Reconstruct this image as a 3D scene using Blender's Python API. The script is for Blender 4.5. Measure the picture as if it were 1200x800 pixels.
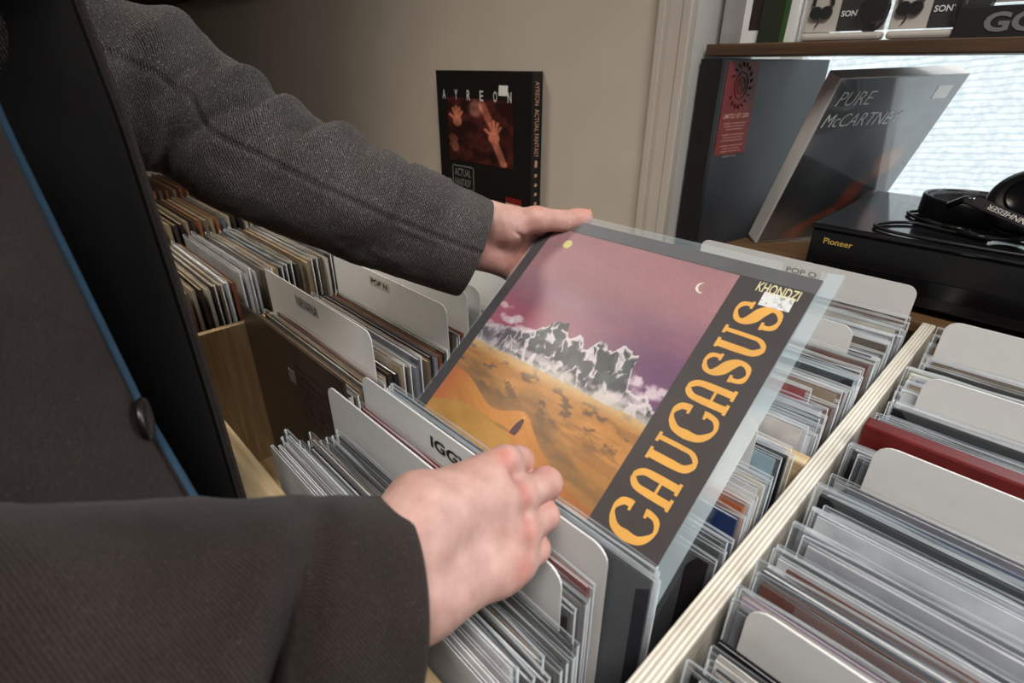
import bpy, bmesh, math, random
import numpy as np
from mathutils import Vector, Matrix

# ------------------------------------------------------------------ start
for o in list(bpy.data.objects):
    bpy.data.objects.remove(o)
SC = bpy.context.scene
COL = SC.collection
rng = random.Random(7)
ZC = 1.25            # eye height: design coordinates below are relative to it

def S(r, g, b):
    f = lambda c: (c/255/12.92) if c/255 <= 0.04045 else ((c/255+0.055)/1.055)**2.4
    return (f(r), f(g), f(b), 1.0)

# ---- camera
cam_d = bpy.data.cameras.new('camera')
cam = bpy.data.objects.new('camera', cam_d); COL.objects.link(cam)
cam_d.sensor_width = 36; cam_d.lens = 627.0/1200*36
cam_d.clip_start = 0.01
cam.location = (0, 0, ZC)
cam.rotation_euler = (math.radians(90-27.4), 0, math.radians(46))
cam_d.dof.use_dof = True
cam_d.dof.focus_distance = 0.64
cam_d.dof.aperture_fstop = 7.5
SC.camera = cam

# ---- world, lights, exposure
SC.view_settings.view_transform = 'Standard'
SC.view_settings.look = 'None'
SC.view_settings.gamma = 1
SC.view_settings.exposure = 0.0
SC.cycles.transparent_max_bounces = 24
wd = bpy.data.worlds.new('world'); SC.world = wd; wd.use_nodes = True
wd.node_tree.nodes['Background'].inputs[0].default_value = (1.0, 0.88, 0.78, 1)
wd.node_tree.nodes['Background'].inputs[1].default_value = 0.032

def area(name, loc, target, sx, sy, power, color):
    l = bpy.data.lights.new(name, 'AREA'); l.shape = 'RECTANGLE'
    l.size = sx; l.size_y = sy; l.energy = power; l.color = color
    o = bpy.data.objects.new(name, l); COL.objects.link(o)
    o.location = loc
    o.rotation_euler = (Vector(target)-Vector(loc)).to_track_quat('-Z', 'Y').to_euler()
    return o
# shop lamp overhead on the right, daylight through the frosted window
area('ceiling_lamp_light', (0.66, -0.40, ZC+1.55), (0.12, 0.42, ZC-0.3), 0.9, 0.7, 17.5, (1.0, 0.965, 0.925)).data.spread = math.radians(105)
area('left_ceiling_lamp_light', (-1.60, -0.25, ZC+1.5), (-1.02, 0.30, ZC-0.3), 0.5, 0.4, 3.8, (1.0, 0.90, 0.76)).data.spread = math.radians(58)
area('window_daylight', (0.45, 1.355, ZC+0.22), (0.1, 0.0, ZC-0.35), 1.5, 0.65, 29, (0.88, 0.95, 1.0))

# ------------------------------------------------------------------ helpers
def put(o, label=None, cat=None, group=None, kind=None):
    if label: o['label'] = label
    if cat: o['category'] = cat
    if group: o['group'] = group
    if kind: o['kind'] = kind
    return o

def empty(name, loc, label=None, cat=None, group=None, rot=None):
    o = bpy.data.objects.new(name, None); COL.objects.link(o)
    o.empty_display_size = 0.05
    o.location = (loc[0], loc[1], loc[2]+ZC)
    if rot: o.rotation_euler = rot
    return put(o, label, cat, group)

class MB:
    """collects faces (design coordinates) and links them as one mesh object"""
    def __init__(s): s.v = []; s.f = []; s.mi = []
    def add(s, vs, fs, mi=0):
        k = len(s.v); s.v += [tuple(map(float, p)) for p in vs]
        s.f += [tuple(i+k for i in f) for f in fs]; s.mi += [mi]*len(fs)
        return s
    def hexa(s, p, mi=0):
        return s.add(p, [(0,3,2,1),(4,5,6,7),(0,1,5,4),(1,2,6,5),(2,3,7,6),(3,0,4,7)], mi)
    def box(s, a, b, mi=0):
        x0,y0,z0 = a; x1,y1,z1 = b
        return s.hexa([(x0,y0,z0),(x1,y0,z0),(x1,y1,z0),(x0,y1,z0),(x0,y0,z1),(x1,y0,z1),(x1,y1,z1),(x0,y1,z1)], mi)
    def obox(s, o, ax, ay, az, mi=0):
        o = Vector(o); ax = Vector(ax); ay = Vector(ay); az = Vector(az)
        return s.hexa([o, o+ax, o+ax+ay, o+ay, o+az, o+ax+az, o+ax+ay+az, o+ay+az], mi)
    def tube(s, pts, r, n=10, mi=0, cap=True, closed=False):
        pts = [Vector(p) for p in pts]; m = len(pts)
        rr = r if isinstance(r, (list, tuple)) else [r]*m
        t0 = (pts[1]-pts[0]).normalized()
        u = t0.orthogonal().normalized(); vs = []
        for i in range(m):
            a = pts[(i-1) % m] if (closed or i > 0) else pts[i]
            b = pts[(i+1) % m] if (closed or i < m-1) else pts[i]
            t = (b-a).normalized()
            u = (u-t*u.dot(t)).normalized(); w = t.cross(u)
            for k in range(n):
                a_ = 2*math.pi*k/n
                vs.append(pts[i]+(u*math.cos(a_)+w*math.sin(a_))*rr[i])
        fs = []
        for i in range(m if closed else m-1):
            j = (i+1) % m
            for k in range(n):
                fs.append((i*n+k, i*n+(k+1) % n, j*n+(k+1) % n, j*n+k))
        if cap and not closed:
            fs.append(tuple(range(n-1, -1, -1))); fs.append(tuple((m-1)*n+k for k in range(n)))
        return s.add(vs, fs, mi)
    def lathe(s, prof, c, ax, n=24, mi=0):
        """prof: (radius, height) along axis ax from centre c"""
        ax = Vector(ax).normalized(); u = ax.orthogonal().normalized(); w = ax.cross(u); c = Vector(c)
        vs = []; m = len(prof)
        for r, h in prof:
            for k in range(n):
                a = 2*math.pi*k/n
                vs.append(c+ax*h+(u*math.cos(a)+w*math.sin(a))*r)
        fs = [(i*n+k, i*n+(k+1) % n, (i+1)*n+(k+1) % n, (i+1)*n+k) for i in range(m-1) for k in range(n)]
        fs.append(tuple(range(n-1, -1, -1))); fs.append(tuple((m-1)*n+k for k in range(n)))
        return s.add(vs, fs, mi)
    def mesh(s, name, off=(0,0,0), smooth=False):
        me = bpy.data.meshes.new(name)
        me.from_pydata([(p[0]-off[0], p[1]-off[1], p[2]-off[2]) for p in s.v], [], s.f)
        me.polygons.foreach_set('material_index', s.mi)
        if smooth: me.polygons.foreach_set('use_smooth', [True]*len(me.polygons))
        me.update()
        return me
    def build(s, name, mats, parent=None, smooth=False, bevel=0, local=False, recalc=True):
        if parent is None:
            off = (0, 0, -ZC)
        elif local: off = (0, 0, 0)
        else:
            b = Vector((0, 0, 0)); q = parent
            while q: b += q.location; q = q.parent
            off = (b.x, b.y, b.z-ZC)
        me = s.mesh(name, off, smooth)
        if recalc:
            bm = bmesh.new(); bm.from_mesh(me)
            bmesh.ops.recalc_face_normals(bm, faces=bm.faces)
            bm.to_mesh(me); bm.free()
        for m in (mats if isinstance(mats, (list, tuple)) else [mats]): me.materials.append(m)
        o = bpy.data.objects.new(name, me); COL.objects.link(o); o.parent = parent
        if bevel:
            b = o.modifiers.new('bevel', 'BEVEL'); b.width = bevel; b.segments = 2; b.limit_method = 'ANGLE'
            b.angle_limit = math.radians(40)
        return o

def struct(o): o['kind'] = 'structure'; return o

# ------------------------------------------------------------------ materials
def nt(name):
    m = bpy.data.materials.new(name); m.use_nodes = True
    t = m.node_tree; return m, t, t.nodes['Principled BSDF']
def N(t, kind, **kw):
    n = t.nodes.new(kind)
    for k, v in kw.items():
        if k in n.inputs: n.inputs[k].default_value = v
        else: setattr(n, k, v)
    return n
def L(t, a, b): t.links.new(a, b)

def ramp(t, fac, c0, c1, p0=0.3, p1=0.7):
    r = N(t, 'ShaderNodeValToRGB'); e = r.color_ramp.elements
    e[0].color = c0; e[1].color = c1; e[0].position = p0; e[1].position = p1
    L(t, fac, r.inputs[0]); return r.outputs[0]

def mat(name, col, rough=0.6, var=0.12, scale=40, bump=0.0, metal=0, spec=0.5, coat=0):
    m, t, p = nt(name)
    tc = N(t, 'ShaderNodeTexCoord')
    n = N(t, 'ShaderNodeTexNoise'); n.inputs['Scale'].default_value = scale; n.inputs['Detail'].default_value = 5
    L(t, tc.outputs['Object'], n.inputs['Vector'])
    lo = tuple(c*(1-var) for c in col[:3])+(1,); hi = tuple(min(1, c*(1+var)) for c in col[:3])+(1,)
    L(t, ramp(t, n.outputs['Fac'], lo, hi), p.inputs['Base Color'])
    p.inputs['Roughness'].default_value = rough; p.inputs['Metallic'].default_value = metal
    p.inputs['Specular IOR Level'].default_value = spec
    p.inputs['Coat Weight'].default_value = coat
    if bump:
        b = N(t, 'ShaderNodeBump'); b.inputs['Strength'].default_value = bump; b.inputs['Distance'].default_value = 0.002
        L(t, n.outputs['Fac'], b.inputs['Height']); L(t, b.outputs[0], p.inputs['Normal'])
    return m

def wood(name, c0, c1, axis, scale=60, rough=0.55):
    m, t, p = nt(name)
    tc = N(t, 'ShaderNodeTexCoord'); mp = N(t, 'ShaderNodeMapping')
    sc = [1, 1, 1]; sc[axis] = 0.05; mp.inputs['Scale'].default_value = sc
    L(t, tc.outputs['Object'], mp.inputs['Vector'])
    n = N(t, 'ShaderNodeTexNoise'); n.inputs['Scale'].default_value = scale*2.2; n.inputs['Detail'].default_value = 6; n.inputs['Distortion'].default_value = 0.4
    L(t, mp.outputs[0], n.inputs['Vector'])
    L(t, ramp(t, n.outputs['Fac'], c0, c1, 0.35, 0.65), p.inputs['Base Color'])
    p.inputs['Roughness'].default_value = rough
    b = N(t, 'ShaderNodeBump'); b.inputs['Strength'].default_value = 0.25; b.inputs['Distance'].default_value = 0.001
    L(t, n.outputs['Fac'], b.inputs['Height']); L(t, b.outputs[0], p.inputs['Normal'])
    return m

def plastic_film(name, tint, alpha, rough=0.12, face=0.2):
    """clear polythene: mostly see-through, milky and shiny"""
    m, t, p = nt(name)
    tc = N(t, 'ShaderNodeTexCoord')
    n = N(t, 'ShaderNodeTexNoise'); n.inputs['Scale'].default_value = 18; n.inputs['Detail'].default_value = 3
    L(t, tc.outputs['Object'], n.inputs['Vector'])
    p.inputs['Base Color'].default_value = tint
    p.inputs['Roughness'].default_value = rough
    lw = N(t, 'ShaderNodeLayerWeight'); lw.inputs['Blend'].default_value = 0.35
    mm = N(t, 'ShaderNodeMath', operation='MULTIPLY_ADD'); mm.inputs[1].default_value = face; mm.inputs[2].default_value = alpha
    L(t, lw.outputs['Facing'], mm.inputs[0])
    m2 = N(t, 'ShaderNodeMath', operation='MULTIPLY'); m2.use_clamp = True
    mr = N(t, 'ShaderNodeMapRange'); mr.inputs[3].default_value = 0.6; mr.inputs[4].default_value = 1.3
    L(t, n.outputs['Fac'], mr.inputs[0])
    L(t, mm.outputs[0], m2.inputs[0]); L(t, mr.outputs[0], m2.inputs[1])
    L(t, m2.outputs[0], p.inputs['Alpha'])
    b = N(t, 'ShaderNodeBump'); b.inputs['Strength'].default_value = 0.15; b.inputs['Distance'].default_value = 0.003
    L(t, n.outputs['Fac'], b.inputs['Height']); L(t, b.outputs[0], p.inputs['Normal'])
    return m

def tweed(name, c0, c1, fleck, rough=0.95, pitch=0.0024):
    """twill wool: diagonal ribs in UV metres, broken by noise"""
    m, t, p = nt(name)
    uv = N(t, 'ShaderNodeUVMap'); uv.uv_map = 'UVMap'
    mp = N(t, 'ShaderNodeMapping'); mp.inputs['Rotation'].default_value = (0, 0, math.radians(38))
    L(t, uv.outputs[0], mp.inputs['Vector'])
    w = N(t, 'ShaderNodeTexWave'); w.bands_direction = 'X'; w.inputs['Scale'].default_value = 1/pitch/3.18
    w.inputs['Distortion'].default_value = 2.2; w.inputs['Detail'].default_value = 2; w.inputs['Detail Scale'].default_value = 2.5
    L(t, mp.outputs[0], w.inputs['Vector'])
    tc = N(t, 'ShaderNodeTexCoord')
    n = N(t, 'ShaderNodeTexNoise'); n.inputs['Scale'].default_value = 900; n.inputs['Detail'].default_value = 2
    L(t, tc.outputs['Object'], n.inputs['Vector'])
    n2 = N(t, 'ShaderNodeTexNoise'); n2.inputs['Scale'].default_value = 22; n2.inputs['Detail'].default_value = 4
    L(t, tc.outputs['Object'], n2.inputs['Vector'])
    ad = N(t, 'ShaderNodeMath', operation='MULTIPLY_ADD'); ad.inputs[1].default_value = 0.45
    L(t, w.outputs['Fac'], ad.inputs[0]); 
    sb = N(t, 'ShaderNodeMath', operation='MULTIPLY'); sb.inputs[1].default_value = 0.6; L(t, n.outputs['Fac'], sb.inputs[0])
    L(t, sb.outputs[0], ad.inputs[2])
    base = ramp(t, ad.outputs[0], c0, c1, 0.25, 0.75)
    mx = N(t, 'ShaderNodeMix'); mx.data_type = 'RGBA'; mx.blend_type = 'MIX'
    fl = N(t, 'ShaderNodeValToRGB'); fl.color_ramp.elements[0].position = 0.62; fl.color_ramp.elements[1].position = 0.74
    L(t, n.outputs['Fac'], fl.inputs[0])
    L(t, fl.outputs[0], mx.inputs[0]); L(t, base, mx.inputs[6]); mx.inputs[7].default_value = fleck
    mv = N(t, 'ShaderNodeMix'); mv.data_type = 'RGBA'; mv.blend_type = 'MULTIPLY'; mv.inputs[0].default_value = 0.6
    L(t, mx.outputs[2], mv.inputs[6]); L(t, ramp(t, n2.outputs['Fac'], (.6,.6,.6,1), (1.2,1.2,1.2,1)), mv.inputs[7])
    L(t, mv.outputs[2], p.inputs['Base Color'])
    p.inputs['Roughness'].default_value = rough; p.inputs['Specular IOR Level'].default_value = 0.15
    p.inputs['Sheen Weight'].default_value = 0.06; p.inputs['Sheen Roughness'].default_value = 0.5
    b = N(t, 'ShaderNodeBump'); b.inputs['Strength'].default_value = 0.55; b.inputs['Distance'].default_value = 0.0012
    L(t, ad.outputs[0], b.inputs['Height']); L(t, b.outputs[0], p.inputs['Normal'])
    return m

def vcol(name, rough=0.45, spec=0.4, coat=0.0, sss=0):
    m, t, p = nt(name)
    a = N(t, 'ShaderNodeVertexColor'); a.layer_name = 'paint'
    tc = N(t, 'ShaderNodeTexCoord')
    n = N(t, 'ShaderNodeTexNoise'); n.inputs['Scale'].default_value = 260; n.inputs['Detail'].default_value = 3
    L(t, tc.outputs['Object'], n.inputs['Vector'])
    mx = N(t, 'ShaderNodeMix'); mx.data_type = 'RGBA'; mx.blend_type = 'MULTIPLY'; mx.inputs[0].default_value = 0.5
    L(t, a.outputs[0], mx.inputs[6]); L(t, ramp(t, n.outputs['Fac'], (.86,.86,.86,1), (1.1,1.1,1.1,1)), mx.inputs[7])
    L(t, mx.outputs[2], p.inputs['Base Color'])
    p.inputs['Roughness'].default_value = rough; p.inputs['Specular IOR Level'].default_value = spec
    p.inputs['Coat Weight'].default_value = coat; p.inputs['Coat Roughness'].default_value = 0.06 if coat else 0.2
    p.inputs['Coat IOR'].default_value = 2.6 if coat else 1.5
    return m

def skin_mat():
    m, t, p = nt('skin')
    a = N(t, 'ShaderNodeVertexColor'); a.layer_name = 'paint'
    tc = N(t, 'ShaderNodeTexCoord')
    n = N(t, 'ShaderNodeTexNoise'); n.inputs['Scale'].default_value = 70; n.inputs['Detail'].default_value = 5
    L(t, tc.outputs['Object'], n.inputs['Vector'])
    v = N(t, 'ShaderNodeTexVoronoi'); v.inputs['Scale'].default_value = 900
    L(t, tc.outputs['Object'], v.inputs['Vector'])
    mx = N(t, 'ShaderNodeMix'); mx.data_type = 'RGBA'; mx.blend_type = 'MULTIPLY'; mx.inputs[0].default_value = 0.8
    L(t, a.outputs[0], mx.inputs[6]); L(t, ramp(t, n.outputs['Fac'], (.80,.71,.69,1), (1.15,1.14,1.13,1)), mx.inputs[7])
    L(t, mx.outputs[2], p.inputs['Base Color'])
    p.inputs['Roughness'].default_value = 0.5; p.inputs['Specular IOR Level'].default_value = 0.4
    p.inputs['Subsurface Weight'].default_value = 0.18
    p.inputs['Subsurface Radius'].default_value = (0.006, 0.002, 0.001); p.inputs['Subsurface Scale'].default_value = 1.0
    b = N(t, 'ShaderNodeBump'); b.inputs['Strength'].default_value = 0.22; b.inputs['Distance'].default_value = 0.0006
    ad = N(t, 'ShaderNodeMath', operation='ADD'); L(t, v.outputs['Distance'], ad.inputs[0]); L(t, n.outputs['Fac'], ad.inputs[1])
    L(t, ad.outputs[0], b.inputs['Height']); L(t, b.outputs[0], p.inputs['Normal'])
    return m

M = {}
M['wall'] = mat('wall_paint', S(196,184,168), 0.85, 0.04, 8, 0.25)
M['trim'] = mat('trim_paint', S(190,180,168), 0.5, 0.03, 12, 0.1)
M['reveal'] = mat('reveal_paint', S(205,203,198), 0.6, 0.03, 10)
M['floor'] = wood('floor_boards', S(70,52,38), S(100,76,54), 0, 30)
M['beam'] = wood('beam_wood', S(48,30,22), S(66,42,30), 0, 30)
M['pineX'] = wood('pine_x', S(176,146,104), S(212,188,148), 0, 70)
M['pineY'] = wood('pine_y', S(176,164,144), S(244,240,230), 1, 90)
def ply():
    m, t, p = nt('plywood_edge')
    tc = N(t, 'ShaderNodeTexCoord')
    w = N(t, 'ShaderNodeTexWave'); w.bands_direction = 'X'; w.inputs['Scale'].default_value = 1/0.0036/3.18
    w.inputs['Distortion'].default_value = 0.25; w.inputs['Detail'].default_value = 1
    L(t, tc.outputs['Object'], w.inputs['Vector'])
    mp = N(t, 'ShaderNodeMapping'); mp.inputs['Scale'].default_value = (1, .06, 1); L(t, tc.outputs['Object'], mp.inputs['Vector'])
    n = N(t, 'ShaderNodeTexNoise'); n.inputs['Scale'].default_value = 160; L(t, mp.outputs[0], n.inputs['Vector'])
    a = N(t, 'ShaderNodeMath', operation='MULTIPLY_ADD'); a.inputs[1].default_value = 0.6; L(t, n.outputs['Fac'], a.inputs[0])
    h = N(t, 'ShaderNodeMath', operation='MULTIPLY'); h.inputs[1].default_value = 0.5; L(t, w.outputs['Fac'], h.inputs[0]); L(t, h.outputs[0], a.inputs[2])
    L(t, ramp(t, a.outputs[0], S(176,164,146), S(238,232,220), 0.2, 0.75), p.inputs['Base Color']); p.inputs['Roughness'].default_value = 0.55
    b = N(t, 'ShaderNodeBump'); b.inputs['Strength'].default_value = 0.4; b.inputs['Distance'].default_value = 0.001
    L(t, w.outputs['Fac'], b.inputs['Height']); L(t, b.outputs[0], p.inputs['Normal'])
    return m
M['ply'] = ply()
M['pineZ'] = wood('pine_z', S(160,132,96), S(190,164,126), 2, 70)
M['ledge'] = wood('ledge_wood', S(82,58,34), S(114,84,52), 0, 50)
M['shelf'] = wood('shelf_wood', S(62,44,29), S(90,64,42), 0, 45)
M['card'] = mat('divider_plastic', S(222,221,218), 0.45, 0.02, 60)
M['tape'] = mat('label_tape', S(204,195,178), 0.4, 0.05, 80)
M['ink'] = mat('ink_black', S(24,22,22), 0.6, 0.05)
M['black'] = mat('black_satin', S(16,15,16), 0.32, 0.1)
M['blackgloss'] = mat('black_gloss', S(12,12,13), 0.16, 0.1, 30)
M['cushion'] = mat('black_leatherette', S(40,36,38), 0.55, 0.2, 120, 0.3)
M['rubber'] = mat('cable_rubber', S(14,13,13), 0.4, 0.1)
M['chrome'] = mat('grey_metal', S(120,120,122), 0.3, 0.05, 40, 0, 1)
M['gold'] = mat('gold_print', S(206,170,84), 0.4, 0.05)
M['white'] = mat('white_print', S(232,230,226), 0.6, 0.03)
M['greyprint'] = mat('grey_print', S(118,116,114), 0.6, 0.05)
M['red'] = mat('red_print', S(122,26,22), 0.5, 0.08)
M['darkink'] = mat('dark_red_print', S(50,14,14), 0.6, 0.08)
M['pale'] = mat('pale_pink_print', S(220,170,150), 0.6, 0.05)
M['silver'] = mat('silver_card', S(216,212,208), 0.4, 0.04, 20)
M['green'] = mat('green_card', S(46,78,32), 0.5, 0.06)
M['letter'] = mat('ochre_lettering', S(226,166,66), 0.5, 0.08, 30)
M['cream'] = mat('cream_lettering', S(222,212,164), 0.5, 0.05)
M['film'] = plastic_film('clear_film', S(222,230,234), 0.05, 0.10, 0.22)
M['filmedge'] = plastic_film('film_weld_and_highlight', S(226,234,238), 0.5, 0.15, 0.3)
M['heldfilm'] = plastic_film('held_film', S(206,220,228), 0.02, 0.14, 0.25)
M['packcard'] = mat('pack_card', S(196,188,178), 0.6, 0.03)  # white card greyed: its shade against the window is in the colour
M['overhang'] = plastic_film('overhang_film', S(200,220,228), 0.40, 0.2, 0.2)
M['sheen_strip'] = plastic_film('sheen_strip_film', S(210,222,228), 0.07, 0.2, 0.25)
M['blister'] = plastic_film('blister_film', S(226,226,226), 0.03, 0.08, 0.12)
M['blue'] = mat('blue_trim', S(20,54,76), 0.8, 0.2, 120, 0.2)
M['lining'] = mat('black_lining', S(15,13,13), 0.85, 0.2, 60, 0.1)
M['sweater'] = mat('black_knit', S(13,12,12), 0.95, 0.25, 160, 0.5)
M['trousers'] = mat('dark_trousers', S(26,27,32), 0.9, 0.2, 120, 0.3)
M['shoe'] = mat('shoe_leather', S(34,24,18), 0.4, 0.15)
M['hair'] = mat('brown_hair', S(52,36,26), 0.6, 0.35, 160, 0.6)
M['button'] = mat('dark_button', S(22,16,14), 0.3, 0.15)
M['nail'] = mat('fingernail', S(200,140,122), 0.3, 0.04, 60)
M['eye'] = mat('eye_white', S(220,216,210), 0.2, 0.02)
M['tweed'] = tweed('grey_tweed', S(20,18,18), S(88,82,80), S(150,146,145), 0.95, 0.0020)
M['tweedR'] = tweed('shaded_brown_tweed', S(34,28,26), S(54,46,43), S(66,58,55), 0.95, 0.0016)  # same coat cloth, shade of its near side put into the colour
M['skin'] = skin_mat()
M['art'] = vcol('cover_print', 0.42, 0.4, 0.0)

# ------------------------------------------------------------------ implicit surfaces
def surface_net(vol, org, h):
    ins = vol < 0
    nx, ny, nz = vol.shape
    cs = np.zeros((nx-1, ny-1, nz-1), np.int8)
    for dx in (0,1):
        for dy in (0,1):
            for dz in (0,1):
                cs += ins[dx:nx-1+dx, dy:ny-1+dy, dz:nz-1+dz]
    act = (cs > 0) & (cs < 8)
    idx = np.argwhere(act)
    ids = -np.ones(act.shape, np.int64); ids[act] = np.arange(len(idx))
    acc = np.zeros((len(idx), 3)); cnt = np.zeros(len(idx))
    cor = [(a,b,c) for a in (0,1) for b in (0,1) for c in (0,1)]
    for i in range(8):
        for j in range(i+1, 8):
            if sum(abs(cor[i][k]-cor[j][k]) for k in range(3)) != 1: continue
            A = vol[tuple((idx+cor[i]).T)]; B = vol[tuple((idx+cor[j]).T)]
            m = (A < 0) != (B < 0)
            t = np.where(m, A/np.where(m, A-B, 1), 0)[:, None]
            p = np.array(cor[i])+(np.array(cor[j])-np.array(cor[i]))*t
            acc[m] += p[m]; cnt[m] += 1
    V = (idx+acc/cnt[:, None])*h+org
    F = []
    for ax in range(3):
        a = [slice(None)]*3; b = [slice(None)]*3
        a[ax] = slice(0, -1); b[ax] = slice(1, None)
        ch = ins[tuple(a)] != ins[tuple(b)]
        e = np.argwhere(ch)
        u, w = [(1,2),(2,0),(0,1)][ax]
        ok = (e[:, u] > 0) & (e[:, w] > 0) & (e[:, u] < vol.shape[u]-1) & (e[:, w] < vol.shape[w]-1)
        e = e[ok]
        q = []
        for du, dw in ((-1,-1),(0,-1),(0,0),(-1,0)):
            c = e.copy(); c[:, u] += du; c[:, w] += dw
            q.append(ids[tuple(c.T)])
        q = np.stack(q, 1)
        fl = ~ins[tuple(e.T)]
        q[fl] = q[fl][:, ::-1]
        F.append(q)
    return V, np.concatenate(F)

class SDF:
    def __init__(s, lo, hi, h):
        s.h = h; s.lo = np.array(lo, float)
        n = np.ceil((np.array(hi)-s.lo)/h).astype(int)+1
        g = [s.lo[i]+np.arange(n[i])*h for i in range(3)]
        s.P = np.stack(np.meshgrid(*g, indexing='ij'), -1).astype(np.float32)
    def cone(s, a, b, ra, rb):
        a = np.array(a, np.float32); b = np.array(b, np.float32); ba = b-a
        t = np.clip(((s.P-a)@ba)/max(float(ba@ba), 1e-12), 0, 1)
        return np.linalg.norm(s.P-a-t[..., None]*ba, axis=-1)-(ra+(rb-ra)*t)
    def ell(s, c, r):
        q = (s.P-np.array(c, np.float32))/np.array(r, np.float32)
        k = np.linalg.norm(q, axis=-1)
        return (k-1)*min(r)
    def chain(s, pts, rs, k=0.004):
        d = None
        for i in range(len(pts)-1):
            c = s.cone(pts[i], pts[i+1], rs[i], rs[i+1])
            d = c if d is None else smin(d, c, k)
        return d
    def mesh(s, d): return surface_net(d, s.lo, s.h)
def smin(a, b, k):
    h = np.maximum(k-np.abs(a-b), 0)/k
    return np.minimum(a, b)-h*h*k*0.25
def groove(s, d, c, n, w, r, depth):
    q = s.P-np.array(c, np.float32); n = np.array(n, float); n /= np.linalg.norm(n)
    return d+depth*np.exp(-((q@n.astype(np.float32))/w)**2)*np.exp(-(np.linalg.norm(q, axis=-1)/r)**4)

# value noise for painted prints
def vnoise(x, y, seed):
    r = np.random.RandomState(seed).rand(64, 64)
    xi = np.floor(x).astype(int); yi = np.floor(y).astype(int)
    fx = x-xi; fy = y-yi; fx = fx*fx*(3-2*fx); fy = fy*fy*(3-2*fy)
    g = lambda a, b: r[a % 64, b % 64]
    return (g(xi,yi)*(1-fx)+g(xi+1,yi)*fx)*(1-fy)+(g(xi,yi+1)*(1-fx)+g(xi+1,yi+1)*fx)*fy
def fbm(x, y, seed, o=5):
    s = 0; a = 0.5
    for i in range(o):
        s = s+a*vnoise(x*2**i, y*2**i, seed+i); a *= 0.5
    return s/(1-0.5**o)
def sst(a, b, x): 
    t = np.clip((x-a)/(b-a), 0, 1); return t*t*(3-2*t)

def painted(name, n_u, n_v, org, ex, ey, fn, matl, parent):
    """a flat printed sheet: fine grid with one colour per vertex; fn(U,V in 0..1) -> sRGB 0..255"""
    u = np.linspace(0, 1, n_u); v = np.linspace(0, 1, n_v)
    U, Vv = np.meshgrid(u, v)
    org = np.array(org, float); ex = np.array(ex, float); ey = np.array(ey, float)
    P = org+U[..., None]*ex+Vv[..., None]*ey
    col = np.clip(fn(U, Vv)/255.0, 0, 1)
    lin = np.where(col <= 0.04045, col/12.92, ((col+0.055)/1.055)**2.4)
    b = Vector((0,0,0)); q = parent
    while q: b += q.location; q = q.parent
    P = P.reshape(-1, 3)-np.array([b.x, b.y, b.z-ZC])
    I = np.arange(n_u*n_v).reshape(n_v, n_u)
    F = np.stack([I[:-1,:-1], I[:-1,1:], I[1:,1:], I[1:,:-1]], -1).reshape(-1, 4)
    me = bpy.data.meshes.new(name); me.from_pydata(P.tolist(), [], F.tolist())
    at = me.color_attributes.new('paint', 'FLOAT_COLOR', 'POINT')
    at.data.foreach_set('color', np.concatenate([lin.reshape(-1,3), np.ones((n_u*n_v,1))], 1).ravel())
    me.materials.append(matl); me.update()
    o = bpy.data.objects.new(name, me); COL.objects.link(o); o.parent = parent
    return o

def lettering(text, org, ex, ey, width, height, matl, parent, name='lettering', bold=0.0, shear=0.0, lift=0.0004, local=False):
    """flat lettering: text fitted into width x height from its lower left corner org"""
    cu = bpy.data.curves.new('text', 'FONT'); cu.body = text; cu.size = 1; cu.offset = bold; cu.shear = shear
    cu.resolution_u = 3
    ob = bpy.data.objects.new('text', cu); COL.objects.link(ob)
    me = bpy.data.meshes.new_from_object(ob.evaluated_get(bpy.context.evaluated_depsgraph_get()))
    bpy.data.objects.remove(ob); bpy.data.curves.remove(cu)
    vs = np.array([v.co[:] for v in me.vertices]); fs = [tuple(p.vertices) for p in me.polygons]
    bpy.data.meshes.remove(me)
    lo = vs.min(0); hi = vs.max(0)
    ex = Vector(ex).normalized(); ey = Vector(ey).normalized(); nn = ex.cross(ey)
    sx = width/(hi[0]-lo[0]); sy = height/(hi[1]-lo[1])
    mb = MB()
    mb.add([Vector(org)+ex*((p[0]-lo[0])*sx)+ey*((p[1]-lo[1])*sy)+nn*lift for p in vs], fs)
    return mb.build(name, matl, parent, local=local, recalc=False)

# ================================================================== SETTING
YW = 0.97                    # back wall plane
ZS = -0.335                  # rim height of the bins, also the window sill
mb = MB(); mb.box((-4.2,-2.6,-1.29),(1.7,1.4,-1.25)); struct(mb.build('floor', M['floor']))
mb = MB()
mb.box((-4.2,YW,-1.25),(-0.552,YW+0.45,1.5)); mb.box((-0.552,YW,-1.25),(1.7,YW+0.45,ZS-0.03)); mb.box((-0.552,YW,0.62),(1.7,YW+0.45,1.5))
struct(mb.build('wall_back', M['wall']))
mb = MB(); mb.box((-4.3,-2.6,-1.25),(-4.2,1.42,1.5)); struct(mb.build('wall_left', M['wall']))
mb = MB(); mb.box((1.52,YW+0.001,ZS-0.03),(1.7,YW+0.449,0.62)); struct(mb.build('wall_right', M['reveal']))
# casing around the window recess
tr = MB(); tr.box((-0.604,YW-0.018,-1.25),(-0.554,YW,1.45)); tr.box((-0.612,YW-0.026,-1.25),(-0.596,YW-0.002,1.45)); tr.box((-0.566,YW-0.022,-1.25),(-0.5475,YW-0.0005,1.45))
struct(tr.build('trim_1', M['trim'], bevel=0.003))
bmm = MB(); bmm.box((-4.2,YW-0.05,0.262),(-1.9,YW,0.42)); struct(bmm.build('trim_2', M['beam'], bevel=0.004))
sl = MB(); sl.box((-0.552,YW-0.005,ZS-0.03),(1.52,YW+0.42,ZS)); struct(sl.build('trim_3', M['ledge'], bevel=0.003))
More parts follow.
